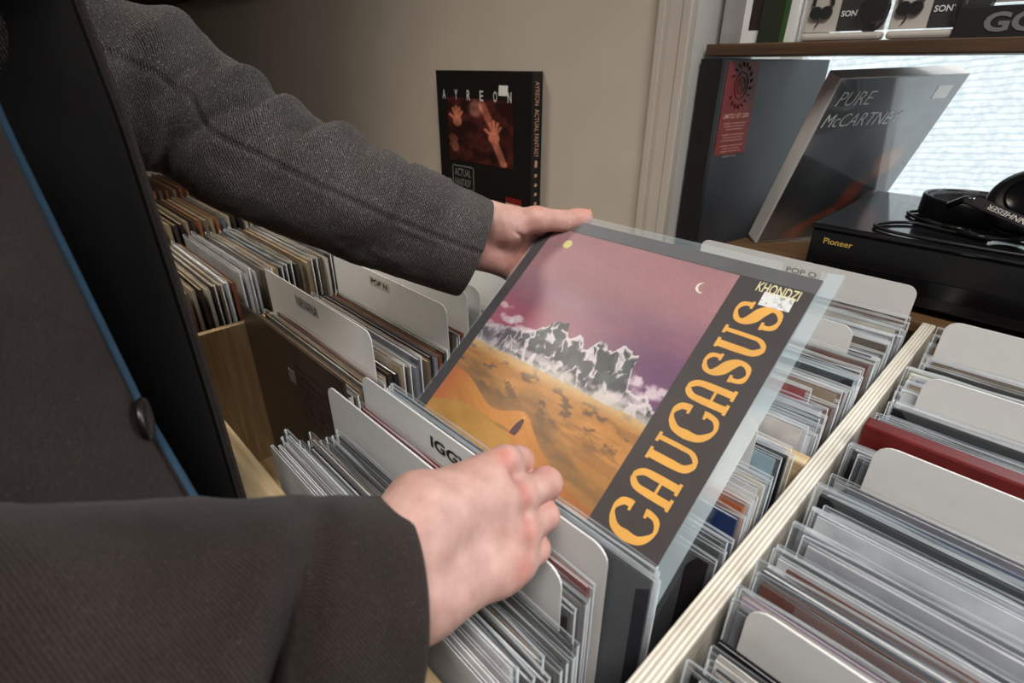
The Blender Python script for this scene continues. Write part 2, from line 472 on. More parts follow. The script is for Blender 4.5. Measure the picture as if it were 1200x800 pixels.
# frosted window behind the recess
def window_glass():
    m, t, p = nt('frosted_daylight_glass')
    tc = N(t, 'ShaderNodeTexCoord'); sp = N(t, 'ShaderNodeSeparateXYZ'); L(t, tc.outputs['Object'], sp.inputs[0])
    n = N(t, 'ShaderNodeTexNoise'); n.inputs['Scale'].default_value = 90; n.inputs['Detail'].default_value = 3; L(t, tc.outputs['Object'], n.inputs['Vector'])
    n1 = N(t, 'ShaderNodeTexNoise'); n1.inputs['Scale'].default_value = 14; n1.inputs['Detail'].default_value = 2; L(t, tc.outputs['Object'], n1.inputs['Vector'])
    mp = N(t, 'ShaderNodeMapping'); mp.inputs['Scale'].default_value = (1,1,1); mp.inputs['Rotation'].default_value = (0, math.radians(6), 0)
    L(t, tc.outputs['Object'], mp.inputs['Vector'])
    w = N(t, 'ShaderNodeTexWave'); w.bands_direction = 'Z'; w.wave_profile = 'SIN'; w.inputs['Scale'].default_value = 27; w.inputs['Distortion'].default_value = 2.6; w.inputs['Detail'].default_value = 3
    L(t, mp.outputs[0], w.inputs['Vector'])
    e = N(t, 'ShaderNodeEmission'); e.inputs['Strength'].default_value = 1.12
    c = ramp(t, w.outputs['Fac'], S(216,229,234), S(240,248,250), 0.0, 0.4)
    c2 = ramp(t, n.outputs['Fac'], (0.76,0.82,0.85,1), (1,1,1,1), 0.34, 0.6)
    mx = N(t, 'ShaderNodeMix'); mx.data_type = 'RGBA'; mx.blend_type = 'MULTIPLY'; mx.inputs[0].default_value = 0.8
    L(t, c, mx.inputs[6]); L(t, c2, mx.inputs[7])
    L(t, mx.outputs[2], e.inputs[0])
    L(t, e.outputs[0], t.nodes['Material Output'].inputs['Surface'])
    return m
M['pane'] = window_glass()
wn = empty('window_1', (0.45,YW+0.42,0.1)); struct(wn)
mb = MB(); mb.box((-0.50,YW+0.405,ZS+0.02),(1.50,YW+0.412,0.60)); mb.build('pane', M['pane'], wn)
mb = MB()
mb.box((-0.552,YW+0.38,ZS),(-0.50,YW+0.43,0.62)); mb.box((-0.552,YW+0.38,ZS),(1.52,YW+0.43,ZS+0.02)); mb.box((-0.552,YW+0.38,0.60),(1.52,YW+0.43,0.62)); mb.box((1.50,YW+0.38,ZS),(1.52,YW+0.43,0.62))
mb.build('window_frame', M['reveal'], wn, bevel=0.003)
mb = MB(); mb.box((-0.552,YW,ZS),(-0.5521+0.004,YW+0.38,0.60)); struct(mb.build('trim_4', M['reveal']))

# ================================================================== BENCH
b = empty('record_bench', (-0.7,0.5,-1.25), 'long pale wooden record bench with open bins under the window wall', 'bench')
X0, X1, YF, YM, YB = -2.62, 0.335, 0.105, 0.473, 0.925
mb = MB(); mb.box((X0,0.062,ZS-0.02),(X1,YF,ZS)); mb.build('front_rail', M['pineX'], b, bevel=0.003)
mb = MB(); mb.box((X0,0.066,-1.25),(X1,0.082,ZS-0.02)); mb.build('front_panel', M['pineX'], b)
for xa, xb, zf in ((X0+0.017,-0.498,-0.688),(-0.498,-0.084,-0.668),(-0.084,X1-0.017,-0.652)):
    mb = MB(); mb.box((xa,0.082,zf-0.03),(xb,YB-0.012,zf)); mb.build('bin_floor', M['pineX'], b)
mb = MB(); mb.box((X0,YB-0.012,-1.25),(X1,YB,-0.40)); mb.build('back_panel', M['pineX'], b)
mb = MB(); mb.box((X0,YB,ZS-0.02),(X1,YW-0.006,ZS)); mb.build('back_rail', M['ledge'], b, bevel=0.003)
mb = MB(); mb.box((-0.092,0.082,-0.69),(-0.075,YB,ZS)); mb.build('partition', M['ply'], b, bevel=0.002)
mb = MB(); mb.box((-0.498,0.082,-0.69),(-0.485,YB,-0.45)); mb.build('partition', M['pineZ'], b, bevel=0.002)
for x in (-0.945,-1.385,-1.815,-2.24):
    mb = MB(); mb.box((x,0.082,-0.69),(x+0.014,YB,-0.40)); mb.build('partition', M['pineZ'], b, bevel=0.002)
for x in (X0, X1-0.016):
    mb = MB(); mb.box((x,0.082,-1.25),(x+0.016,YB,ZS)); mb.build('end_panel', M['pineY'], b, bevel=0.002)
mb = MB(); mb.box((-0.485,YM,-0.69),(-0.092,YM+0.016,ZS)); mb.build('cross_panel', M['pineX'], b, bevel=0.002)
# ================================================================== RECORDS
JW = 0.315
def jacket_mesh(t):
    mb = MB(); n = 5
    # two boards bulging a little round the disc, folded at the spine (left), slit open on top
    e = 0.0007
    for s in (0, 1):
        grid = []
        for i in range(n+1):
            for k in range(n+1):
                x = JW*i/n; z = JW*k/n
                q = math.sin(math.pi*i/n)*math.sin(math.pi*k/n)*t*0.06
                grid.append((x, (0.0-q if s == 0 else t+q), z))
        fs = []
        for i in range(n):
            for k in range(n):
                a = i*(n+1)+k
                fs.append((a, a+n+1, a+n+2, a+1) if s == 0 else (a, a+1, a+n+2, a+n+1))
        mb.add(grid, fs)
    mb.add([(0,0,0),(0,t,0),(0,t,JW),(0,0,JW)], [(0,3,2,1)])
    mb.add([(JW,0,0),(JW,t,0),(JW,t,JW),(JW,0,JW)], [(0,1,2,3)])
    mb.add([(0,0,0),(JW,0,0),(JW,t,0),(0,t,0)], [(0,3,2,1)])
    # top: rims of the two boards and the sunken inner bag between
    for y0, y1, z in ((0,e,JW),(t-e,t,JW),(e,t-e,JW-0.0025)):
        mb.add([(0,y0,z),(JW,y0,z),(JW,y1,z),(0,y1,z)], [(0,1,2,3)], 1 if z < JW else 0)
    me = mb.mesh('jacket')
    me.materials.append(M['card']); me.materials.append(M['white'])
    return me
def film_mesh(t, seed):
    r = random.Random(seed); mb = MB(); nx = 9
    zs = [-0.002, 0.16, 0.30, JW+0.0032, JW+0.0046]
    for s in (0, 1):
        vs = []
        for z in zs:
            for i in range(nx+1):
                x = -0.005+(JW+0.010)*i/nx
                fl = 0.0007 if z < JW else 0.0006+0.0008*r.random()
                y = (-fl if s == 0 else t+fl)
                if z > JW+0.004: y += r.uniform(-0.0005, 0.0005)
                if i in (0, nx): y = t/2+(-1 if s == 0 else 1)*(0.0008+(0.0016*r.random() if z > JW else 0))
                vs.append((x, y, z+(r.uniform(-0.0006, 0.0012) if z > JW+0.004 else 0)))
        fs = []
        for k in range(len(zs)-1):
            for i in range(nx):
                a = k*(nx+1)+i; q = (a, a+1, a+nx+2, a+nx+1)
                fs.append(q if s == 0 else q[::-1])
        mb.add(vs, fs[:-nx]); mb.add(vs, fs[-nx:], 1)  # top row: bright edge highlight put in as whiter film
    for x in (-0.005, JW+0.005): mb.box((x-0.0004, t/2-0.0008, 0.0), (x+0.0004, t/2+0.0008, JW+0.005), 1)
    me = mb.mesh('outer_sleeve', smooth=True); me.materials.append(M['film']); me.materials.append(M['filmedge'])
    return me
TH = (0.0026, 0.0038, 0.0055, 0.009, 0.0072)
JM = [jacket_mesh(t) for t in TH]
FM = [[film_mesh(t, 10*i+k) for k in range(3)] for i, t in enumerate(TH)]
PAL = {}
def pm(c):
    if c not in PAL: PAL[c] = mat('printed_board', S(*c), 0.36, 0.22, 24)
    return PAL[c]
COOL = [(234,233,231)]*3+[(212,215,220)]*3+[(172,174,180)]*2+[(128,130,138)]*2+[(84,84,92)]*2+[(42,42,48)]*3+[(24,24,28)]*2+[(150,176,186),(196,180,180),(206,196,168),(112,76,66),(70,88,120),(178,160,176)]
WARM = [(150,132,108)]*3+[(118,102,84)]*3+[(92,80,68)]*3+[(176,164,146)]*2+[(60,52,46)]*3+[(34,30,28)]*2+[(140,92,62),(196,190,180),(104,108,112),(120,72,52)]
def record(x0, y, ztop, ti, colour, label, group, lean=0.0, yaw=0.0, film=True):
    t = TH[ti]
    root = empty('record', (x0, y-math.sin(lean)*JW, ztop-JW*math.cos(lean)), label, 'record', group, (-lean, 0, yaw))
    j = bpy.data.objects.new('jacket', JM[ti]); COL.objects.link(j); j.parent = root
    j.material_slots[0].link = 'OBJECT'; j.material_slots[0].material = pm(colour)
    inner = rng.choice(((226,224,220),(196,196,198),(60,58,58),(150,140,126),(30,28,28)) if colour not in WARM else ((150,128,98),(112,94,72),(66,54,44),(176,158,132)))
    j.material_slots[1].link = 'OBJECT'; j.material_slots[1].material = pm(inner)
    if film:
        f = bpy.data.objects.new('outer_sleeve', FM[ti][rng.randrange(3)]); COL.objects.link(f); f.parent = root
    return root
def ordinal(n):
    small = ('first second third fourth fifth sixth seventh eighth ninth tenth eleventh twelfth thirteenth fourteenth fifteenth sixteenth seventeenth eighteenth nineteenth').split()
    if n <= 19: return small[n-1]
    t, u = divmod(n, 10); tens = {2: 'twent', 3: 'thirt', 4: 'fort'}[t]
    return tens+'ieth' if u == 0 else tens+'y '+small[u-1]
def hue(c):
    r, g, b_ = c; m = max(c); s = (m-min(c))/max(m, 1)
    if s < 0.17: return 'white' if m > 204 else 'pale grey' if m > 160 else 'grey' if m > 78 else 'black'
    if b_ >= r: return 'pale blue' if m > 130 else 'dark blue'
    if m < 72: return 'dark brown'
    if g > 0.9*r: return 'cream'
    return 'tan' if m > 130 else 'brown'
def fill(x0, ya, yb, n, ztop, pal, where, group, film=0.8, lean=0.0, jx=0.006, jz=0.005, tis=(0,1,1,2)):
    st = (yb-ya)/n; last = None
    for k in range(n):
        tis_ok = [i for i in tis if TH[i] < st-0.0019] or [0]
        c = rng.choice([q for q in pal if q != last] or pal); last = c; fm = rng.random() < film
        record(x0+rng.uniform(-jx, jx), ya+k*st+rng.uniform(0, st*0.08), ztop+rng.uniform(-jz, jz), rng.choice(tis_ok), c,
               hue(c)+' record, '+ordinal(k+1)+' '+where, group, lean+rng.uniform(-0.002, 0.002), rng.uniform(-0.001, 0.001), fm)

# divider cards -----------------------------------------------------------
def card_mesh(w, h, t, r=0.014, n=5):
    mb = MB(); out = [(0,0),(w,0)]
    for k in range(n+1):
        a = math.pi/2*k/n; out.append((w-r+r*math.cos(a), h-r+r*math.sin(a)))
    for k in range(n+1):
        a = math.pi/2*(1+k/n); out.append((r+r*math.cos(a), h-r+r*math.sin(a)))
    m = len(out)
    mb.add([(x,0,z) for x,z in out]+[(x,t,z) for x,z in out], [tuple(range(m)), tuple(range(2*m-1, m-1, -1))]+[(i, i+m, (i+1) % m+m, (i+1) % m) for i in range(m)])
    me = mb.mesh('card'); me.materials.append(M['card']); return me
CH = 0.345
CM = card_mesh(0.33, CH, 0.0016)
def divider(x0, y, ztop, label, text=None, tx=0.15, tw=0.05, th=0.008, tz=0.030, yaw=0.0, lean=0.0, bold=0.02, tape=True):
    root = empty('divider_card', (x0, y-math.sin(lean)*CH, ztop-CH), label, 'divider', 'white bin divider cards', (-lean, 0, yaw))
    c = bpy.data.objects.new('card', CM); COL.objects.link(c); c.parent = root
    if text:
        z = CH-tz
        if tape:
            m_ = MB(); m_.box((tx-0.006, -0.0003, z-0.004),(tx+tw+0.006, 0.0002, z+th+0.004)); m_.build('label_tape', M['tape'], root, local=True)
        lettering(text, (tx, -0.0004, z), (1,0,0), (0,0,1), tw, th, M['ink'], root, 'label_lettering', bold, local=True)
    return root

# --- bin A: right of the pale partition
xA = -0.057
fill(xA, 0.125, 0.252, 12, -0.320, COOL, 'from the front, before the nearest right bin card', 'right bin, nearest records', 0.9, 0.01, 0.008, 0.009, (0,1,2,2))
divider(-0.055, 0.258, -0.296, 'blank grey divider card nearest the camera in the right bin', yaw=-0.01)
fill(xA, 0.264, 0.462, 22, -0.318, COOL, 'behind the nearest blank card in the right bin', 'right bin, second group of records', 0.9, 0.01, 0.008, 0.009, (0,1,2,2))
divider(-0.045, 0.470, -0.282, 'blank white divider card standing just before the dark red record box')
fill(xA, 0.478, 0.512, 4, -0.316, COOL, 'between white card and red record box, right bin', 'right bin, records before the red box', 0.9, 0.01)
rb = empty('record_box', (-0.066, 0.522, -0.300-JW), 'dark red thick record box poking up among pale sleeves, right bin', 'record')
mb = MB(); mb.box((-0.066,0.522,-0.300-JW),(0.251,0.541,-0.2998)); mb.build('box_body', mat('dark_red_board', S(96,22,20), 0.32, 0.18, 40), rb, bevel=0.002)
mb = MB(); mb.box((-0.0663,0.5255,-0.300-JW+0.004),(-0.0660,0.5375,-0.304)); mb.build('spine_print', M['darkink'], rb)
fill(xA, 0.550, 0.624, 8, -0.318, COOL, 'between red record box and third blank card, right bin', 'right bin, records behind the red box', 0.9, 0.01)
divider(-0.043, 0.630, -0.282, 'blank white divider card behind the dark red record box')
fill(xA, 0.638, 0.770, 15, -0.320, COOL+WARM[:4], 'between the two farthest cards of the right bin', 'right bin, far group of records', 0.9, 0.01, 0.008, 0.008)
divider(-0.055, 0.778, -0.272, 'blank white divider card at the far end of the right bin')
fill(xA, 0.786, 0.860, 7, -0.318, WARM, 'behind the last card of the right bin', 'right bin, last records', 0.7, 0.01)

# --- bin B front: below the right hand and the held record
fill(-0.455, 0.118, 0.140, 4, -0.326, [(214,214,216),(226,224,224),(198,194,196)], 'of the white sleeves left of the right hand', 'white sleeves in front of the middle bin', 0.5, 0.0, 0.004, 0.003, (0,1,1))
fill(-0.450, 0.143, 0.188, 7, -0.342, [(92,82,76),(58,50,48),(138,122,108),(70,62,58),(40,34,33)], 'behind the white sleeves by the right hand', 'brown sleeves in front of the middle bin', 0.9, 0.0, 0.006, 0.005, (0,1))
divider(-0.4825, 0.193, -0.300, 'blank white divider card left of the right hand, nearest the coat')
fill(-0.462, 0.198, 0.216, 3, -0.338, [(60,54,54),(38,34,34),(120,112,110)], 'between the two cards under the right hand', 'middle bin, records between two cards', 0.9, 0.0, 0.004)
record(-0.464, 0.2185, -0.333, 1, (140,46,34), 'rust red record between the two cards beside the right hand', None)
divider(-0.470, 0.227, -0.296, 'white divider card with bold lettering partly covered by the right hand', 'IGGY', 0.125, 0.058, 0.013, 0.026, bold=0.03, tape=False)
for k, (c, w) in enumerate((((52,52,58),'nearest'),((190,194,198),'middle one'),((38,38,42),'farthest'))):
    record(-0.424-0.004*k, 0.2330+0.0050*k, -0.304-0.001*k, 0, c, 'record gripped by the right hand, '+w+' of the three shiny sleeves', 'records gripped by the right hand', 0.0)
# behind the held record
fill(-0.419, 0.312, 0.350, 4, -0.345, [(30,28,30),(44,40,42),(70,70,76)], 'behind the held record, beside the pale partition', 'middle bin, dark records behind the held record', 1.0, 0.03, 0.004, 0.004, (0,1))
record(-0.418, 0.354, -0.330, 2, (40,58,98), 'navy blue record right of the held record near the partition', None, 0.03)
record(-0.419, 0.364, -0.324, 2, (176,96,56), 'orange brown record just behind the navy blue one', None, 0.03)
record(-0.420, 0.374, -0.328, 1, (206,150,130), 'pale pink record behind the orange brown one', None, 0.03)
fill(-0.422, 0.382, 0.424, 4, -0.326, [(196,184,160),(206,206,208),(150,150,156),(120,110,100)], 'behind the pale pink one near the partition', 'middle bin, pale records right of the held record', 1.0, 0.03, 0.004)
divider(-0.458, 0.433, -0.285, 'blank white divider card just right of the held record', yaw=0.0)
fill(-0.422, 0.440, 0.468, 3, -0.318, COOL, 'between the small card and the wooden cross panel', 'middle bin, records before the cross panel', 1.0, 0.01, 0.004)
# --- bin B back
record(-0.424, 0.499, -0.318, 1, (206,202,200), 'blank white record at the front of the far middle bin', None, 0.0)
fill(-0.420, 0.508, 0.562, 6, -0.322, COOL, 'behind the blank white record, far middle bin', 'far middle bin, front records', 0.95, 0.01, 0.004, 0.006)
record(-0.446, 0.566, -0.314, 1, (150,40,44), 'crimson topped record among pale sleeves, far middle bin', None, 0.01)
fill(-0.420, 0.574, 0.704, 13, -0.322, COOL+WARM[:6], 'behind the crimson one, far middle bin', 'far middle bin, records before its blank card', 0.95, 0.01, 0.004, 0.011)
divider(-0.462, 0.712, -0.287, 'blank white divider card in the far middle bin')
fill(-0.420, 0.720, 0.888, 17, -0.330, WARM+COOL[6:12], 'between the blank card and the far lettered card', 'far middle bin, records before the lettered card', 0.9, 0.01, 0.004, 0.010)
divider(-0.437, 0.897, -0.278, 'white divider card lettered POP O at the far end, before the black player', 'POP O', 0.152, 0.046, 0.0090, 0.022, bold=0.012)

# --- bin C: with the two lettered cards
bk = empty('dark_record', (-0.826, 0.222, -0.322-JW), 'dark brown record facing the empty front of the left bin', 'record')
mb = MB(); mb.box((-0.826,0.222,-0.322-JW),(-0.507,0.2252,-0.322)); mb.build('jacket', mat('dark_brown_board', S(62,53,47), 0.3, 0.2, 20), bk)
def backprint(U, V):
    n = fbm(U*9, V*9, 5)[..., None]
    c = np.array([46,38,36])*(0.75+0.5*n)
    rows = (np.sin(V*110) > 0.1)*(vnoise(U*40, V*17, 3) > 0.38)
    return c+rows[..., None]*22
painted('track_list', 60, 60, (-0.650,0.2216,-0.440), (0.125,0,0), (0,0,0.085), backprint, M['art'], bk)
mb = MB(); mb.box((-0.676,0.2214,-0.392),(-0.656,0.2219,-0.372)); mb.build('price_sticker', mat('dim_sticker', S(104,96,90), 0.5, 0.1), bk)
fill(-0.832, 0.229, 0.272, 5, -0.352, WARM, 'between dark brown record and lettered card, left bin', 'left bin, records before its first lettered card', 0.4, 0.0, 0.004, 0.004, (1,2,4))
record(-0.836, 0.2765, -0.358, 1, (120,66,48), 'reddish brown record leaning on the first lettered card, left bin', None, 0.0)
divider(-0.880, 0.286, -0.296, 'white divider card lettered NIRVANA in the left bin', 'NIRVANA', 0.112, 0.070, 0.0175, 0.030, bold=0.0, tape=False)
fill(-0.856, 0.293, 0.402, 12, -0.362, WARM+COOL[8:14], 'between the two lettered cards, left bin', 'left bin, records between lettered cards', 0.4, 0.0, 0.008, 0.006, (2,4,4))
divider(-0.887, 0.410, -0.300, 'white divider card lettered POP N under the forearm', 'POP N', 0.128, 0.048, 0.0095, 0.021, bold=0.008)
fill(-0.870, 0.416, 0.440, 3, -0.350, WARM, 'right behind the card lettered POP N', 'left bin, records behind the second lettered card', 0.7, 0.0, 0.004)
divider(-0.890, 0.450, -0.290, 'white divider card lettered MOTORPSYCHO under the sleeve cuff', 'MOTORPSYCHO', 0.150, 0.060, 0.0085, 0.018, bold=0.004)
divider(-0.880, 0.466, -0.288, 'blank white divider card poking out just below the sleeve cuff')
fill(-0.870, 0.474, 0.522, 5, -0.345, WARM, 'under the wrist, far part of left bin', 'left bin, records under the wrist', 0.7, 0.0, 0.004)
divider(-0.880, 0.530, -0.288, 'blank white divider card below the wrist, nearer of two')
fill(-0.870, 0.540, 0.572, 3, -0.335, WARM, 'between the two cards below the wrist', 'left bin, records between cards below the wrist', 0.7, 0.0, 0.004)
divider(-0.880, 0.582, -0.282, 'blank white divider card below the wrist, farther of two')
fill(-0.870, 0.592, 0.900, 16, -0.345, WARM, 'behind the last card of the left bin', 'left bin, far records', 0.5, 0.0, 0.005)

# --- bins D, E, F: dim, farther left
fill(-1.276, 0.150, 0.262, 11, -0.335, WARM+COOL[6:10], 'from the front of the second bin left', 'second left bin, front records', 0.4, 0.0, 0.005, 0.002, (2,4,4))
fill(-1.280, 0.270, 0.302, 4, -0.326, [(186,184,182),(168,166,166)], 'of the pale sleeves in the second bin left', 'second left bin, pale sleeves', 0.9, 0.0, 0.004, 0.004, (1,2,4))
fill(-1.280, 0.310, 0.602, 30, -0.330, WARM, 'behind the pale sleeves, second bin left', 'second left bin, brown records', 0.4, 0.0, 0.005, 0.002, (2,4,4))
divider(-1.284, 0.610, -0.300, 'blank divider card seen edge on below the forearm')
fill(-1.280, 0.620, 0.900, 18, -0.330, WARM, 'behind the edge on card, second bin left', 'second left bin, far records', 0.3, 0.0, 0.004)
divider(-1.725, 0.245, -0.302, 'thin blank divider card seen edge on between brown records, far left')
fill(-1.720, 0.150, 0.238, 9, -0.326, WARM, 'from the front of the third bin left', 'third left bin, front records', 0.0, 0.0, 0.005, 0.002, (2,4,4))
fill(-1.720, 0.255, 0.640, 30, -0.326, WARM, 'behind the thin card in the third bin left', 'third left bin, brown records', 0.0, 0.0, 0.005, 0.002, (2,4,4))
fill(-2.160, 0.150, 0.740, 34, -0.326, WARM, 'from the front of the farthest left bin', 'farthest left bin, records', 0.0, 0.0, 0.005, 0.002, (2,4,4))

# ================================================================== HELD RECORD
al = empty('held_record', (-0.442, 0.252, -0.360), 'record pulled up by the left hand, desert and mountain cover with ochre title', 'record')
TL_ = 0.915; cs_, sn_ = math.cos(TL_), math.sin(TL_)
A_ = Vector((-0.442, 0.252, -0.360)); AU = Vector((1,0,0)); AV = Vector((0, sn_, cs_)); AN = Vector((0, -cs_, sn_))
def A(u, v, n=0.0): return A_+AU*u+AV*v+AN*n
mb = MB(); mb.obox(A(0,0,-0.0045), AU*JW, AV*JW, AN*0.0043); mb.build('jacket', mat('dark_brown_jacket', S(50,40,39), 0.45, 0.1, 60), al, bevel=0.0006)
def cover(U, V):
    u = U*JW; v = V*JW
    c = np.ones(u.shape+(3,))*np.array([54,43,42.])
    c = c+((fbm(u*60, v*60, 90)-0.5)*10)[..., None]
    # sky
    def mixc(a, b, t): return a*(1-t[..., None])+np.array(b, float)*t[..., None]
    sky = np.ones_like(c)*np.array([182,128,132.])
    n1 = fbm(u*16+v*6, v*26, 11)
    sky = mixc(sky, (158,108,128), sst(0.26, 0.20, v)*0.8)
    sky = mixc(sky, (170,126,142), sst(0.25, 0.12, np.hypot((u-0.13)/1.3, v-0.232)*4+0.1)*sst(0.3,0.7,n1))
    sky = mixc(sky, (178,84,106), sst(0.215, 0.175, v)*sst(0.21, 0.02, u))
    sky = mixc(sky, (112,64,108), sst(0.25, 0.17, v)*sst(0.10, 0.24, u)*0.95)
    sky = mixc(sky, (190,112,112), sst(0.03, 0.0, np.abs(v-0.205-0.1*(u-0.13)))*0.45*sst(0.35, 0.7, fbm(u*10, v*40, 15)))
    sky = sky+((n1-0.5)*26)[..., None]
    pic = sky*0.87
    # mountains
    kx = [.0145,.03,.055,.075,.086,.095,.102,.115,.119,.123,.127,.134,.140,.147,.152,.158,.165,.172,.178,.184,.190,.198,.2045,.206,.2129,.222,.235,.248]
    ky = [.150,.154,.159,.164,.170,.180,.1855,.187,.178,.172,.1725,.181,.179,.168,.171,.181,.185,.177,.179,.187,.1885,.183,.185,.170,.150,.146,.150,.140]
    top = np.interp(u, kx, ky)+(fbm(u*220, v*0+3, 21)-0.5)*0.006
    rock = v < top
    n2 = fbm(u*120, v*70, 31, 6); n3 = fbm(u*48+9, v*60, 37, 5)
    ridge = np.abs(n2-0.5)*2
    rs = np.random.RandomState(12); uw = u+(fbm(u*90, v*90, 33)-0.5)*0.008; vw = v+(fbm(u*90+7, v*90, 35)-0.5)*0.008
    d1 = np.full(u.shape, 9.); d2 = d1.copy(); sh_ = np.zeros(u.shape)
    for k in range(95):
        px_, py_ = rs.uniform(.012,.25), rs.uniform(.125,.195); g_ = rs.rand()
        dd = np.hypot((uw-px_)*1.15+(vw-py_)*0.35, (vw-py_)*0.75)
        near_ = dd < d1; d2 = np.where(near_, d1, np.minimum(d2, dd)); sh_ = np.where(near_, g_, sh_); d1 = np.minimum(d1, dd)
    rc = np.ones_like(c)*np.array([50,47,53.])+((sh_-0.5)*44+(n3-0.5)*44)[..., None]
    rc = mixc(rc, (74,86,84), sst(0.6, 0.8, n3)*.7)
    ed = d2-d1
    snow = sst(0.0026, 0.0008, ed)*sst(.44, .52, n2)+(sh_ > .90)*sst(.44, .58, n2)*0.8+sst(0.0050, 0.0015, top-v)*sst(.3,.45,n3)
    snow = snow+sst(.56, .66, n2)*sst(.152, .136, v)*0.8
    rc = mixc(rc, (216,206,210), np.clip(snow, 0, 1)*0.92)
    rc = mixc(rc, (140,124,130), sst(0.09, 0.03, u)*0.55)
    pic = np.where(rock[..., None], rc, pic)
    # mist and cloud puffs
    mist = sst(0.141, 0.126, v+(fbm(u*40, v*60, 51)-0.5)*0.026)
    pic = mixc(pic, (202,194,184), mist*0.85)
    def puff(cx, cy, rx, ry, s):
        q = np.hypot((u-cx)/rx, (v-cy)/ry)+(fbm(u*110, v*110, s)-0.5)*1.7
        return sst(1.05, 0.35, q)
    for cx, cy, rx, ry, s, am in ((.024,.180,.012,.004,61,.7),(.036,.166,.014,.006,62,.7),(.050,.169,.010,.007,63,.8),(.064,.161,.020,.007,64,.75),(.026,.152,.022,.006,65,.5),(.217,.158,.012,.009,66,.85),(.234,.153,.012,.009,67,.85),(.226,.143,.020,.008,68,.7),(.245,.160,.007,.005,69,.8),(.205,.139,.03,.007,70,.6),(.10,.139,.05,.007,71,.6)):
        pic = mixc(pic, (222,208,212), puff(cx, cy, rx, ry, s)*am)
    # sand
    hz = 0.1275
    sand = v < hz+(fbm(u*40, v*2, 80)-0.5)*0.003
    n4 = fbm(u*30, v*90, 72); n5 = fbm(u*70+v*40, v*160, 73)
    sc = np.ones_like(c)*np.array([194,138,66.])+((n4-0.5)*60)[..., None]*np.array([1,.85,.6])
    sc = mixc(sc, (150,104,52), sst(0.5, 0.62, fbm(u*26+v*30, v*110, 74))*0.6)
    sc = mixc(sc, (98,70,46), sst(0.60, 0.68, n5)*sst(0.07, 0.1, v)*0.75)
    sc = mixc(sc, (216,196,160), sst(0.112, 0.128, v)*0.75)
    dA = 0.088-0.020*sst(.03,.10,u)+0.014*np.exp(-((u-0.132)/0.022)**2)-0.030*sst(.13,.24,u)
    sh = sst(0.024, 0.0, np.abs(v-dA-0.010))*sst(0.02, 0.05, u)
    sc = mixc(sc, (104,78,48), sh*0.6*sst(0.3, 0.6, n4+0.1))
    near = v < dA
    nc = np.ones_like(c)*np.array([206,140,54.])+((fbm(u*50+v*120, v*30, 77)-0.5)*40)[..., None]
    nc = mixc(nc, (196,104,44), sst(0.05, 0.015, u)*0.8)
    nc = mixc(nc, (156,90,34), sst(0.13, 0.24, u)*0.7)
    nc = nc+(np.sin((u*0.6+v)*2*np.pi/0.0022)*5)[..., None]
    sc = np.where(near[..., None], nc, sc)
    dB = 0.060-((u-0.085)/0.16)**2*0.085
    fg = (v < dB)
    fc = np.ones_like(c)*np.array([190,142,54.])+((fbm(u*40, v*60, 79)-0.5)*34)[..., None]
    fc = mixc(fc, (86,78,48), sst(0.13, 0.22, u)*0.9)
    sc = np.where(fg[..., None], fc, sc)
    dark = sst(0.62, 0.68, fbm(u*60, v*120, 83))*sst(0.03, 0.0, np.hypot(u-0.215, (v-0.10)*1.6))
    sc = mixc(sc, (62,44,36), dark)
    pic = np.where(sand[..., None], sc*np.array([.96,.92,.86]), pic)
    # lone figure in a dark cloak with its shadow
    pic = mixc(pic, (120,92,40), sst(1.1, 0.9, np.hypot((u-0.119)/0.013, (v-0.0575)/0.0014))*0.5)
    fx = (u-0.1345)-(v-0.066)*0.10
    fig = (np.abs(fx) < np.interp(v, [.0565,.060,.068,.0735,.0755], [.0036,.0046,.0040,.0022,.0012])) & (v > .0565) & (v < .0755)
    pic = np.where(fig[..., None], np.array([78,34,34.]), pic)
    pic = mixc(pic, (206,160,80), sst(1.1, 0.9, np.hypot(u-0.1355, v-0.0772)/0.0019))
    # sticker dot and moon
    pic = mixc(pic, (206,200,120), sst(1.05, 0.95, np.hypot(u-0.0455, v-0.2805)/0.0058))
    moon = (np.hypot(u-0.2215, v-0.2745) < 0.0062) & (np.hypot(u-0.2237, v-0.2752) > 0.0060)
    pic = np.where(moon[..., None], np.array([232,222,206.]), pic)
    inside = (u > 0.0145) & (u < 0.2478) & (v < 0.2985+0.0*u) & (v > -1)
    return np.where(inside[..., None], pic, c)
painted('cover_print', 420, 420, A(0.0003,0.0003,0.0001), AU*(JW-0.0006), AV*(JW-0.0006), cover, M['art'], al)

def ribbon(pts, wid, seg=10):
    """variable-width stroke in letter space; pts control a smooth curve"""
    P = [Vector((p[0], p[1], 0)) for p in pts]; out = []
    n = len(P)
    for i in range(n-1):
        p0 = P[max(i-1,0)]; p1 = P[i]; p2 = P[i+1]; p3 = P[min(i+2,n-1)]
        for k in range(seg):
            t = k/seg
            q = 0.5*((2*p1)+(-p0+p2)*t+(2*p0-5*p1+4*p2-p3)*t*t+(-p0+3*p1-3*p2+p3)*t**3)
            out.append((q, wid[i]*(1-t)+wid[i+1]*t))
    out.append((P[-1], wid[-1]))
    out = [(q, w*1.2 if w > .1 else w*1.05) for q, w in out]
    l = []; r = []
    for i, (q, w) in enumerate(out):
        a = out[max(i-1,0)][0]; b_ = out[min(i+1,len(out)-1)][0]
        t = (b_-a).normalized(); nn = Vector((-t.y, t.x, 0))
        l.append(q+nn*w/2); r.append(q-nn*w/2)
    vs = l+r; m = len(l)
    return vs, [(i, i+m, i+1+m, i+1) for i in range(m-1)]
def heavier(w): return [x*1.22 if x > .1 else x*1.05 for x in w]
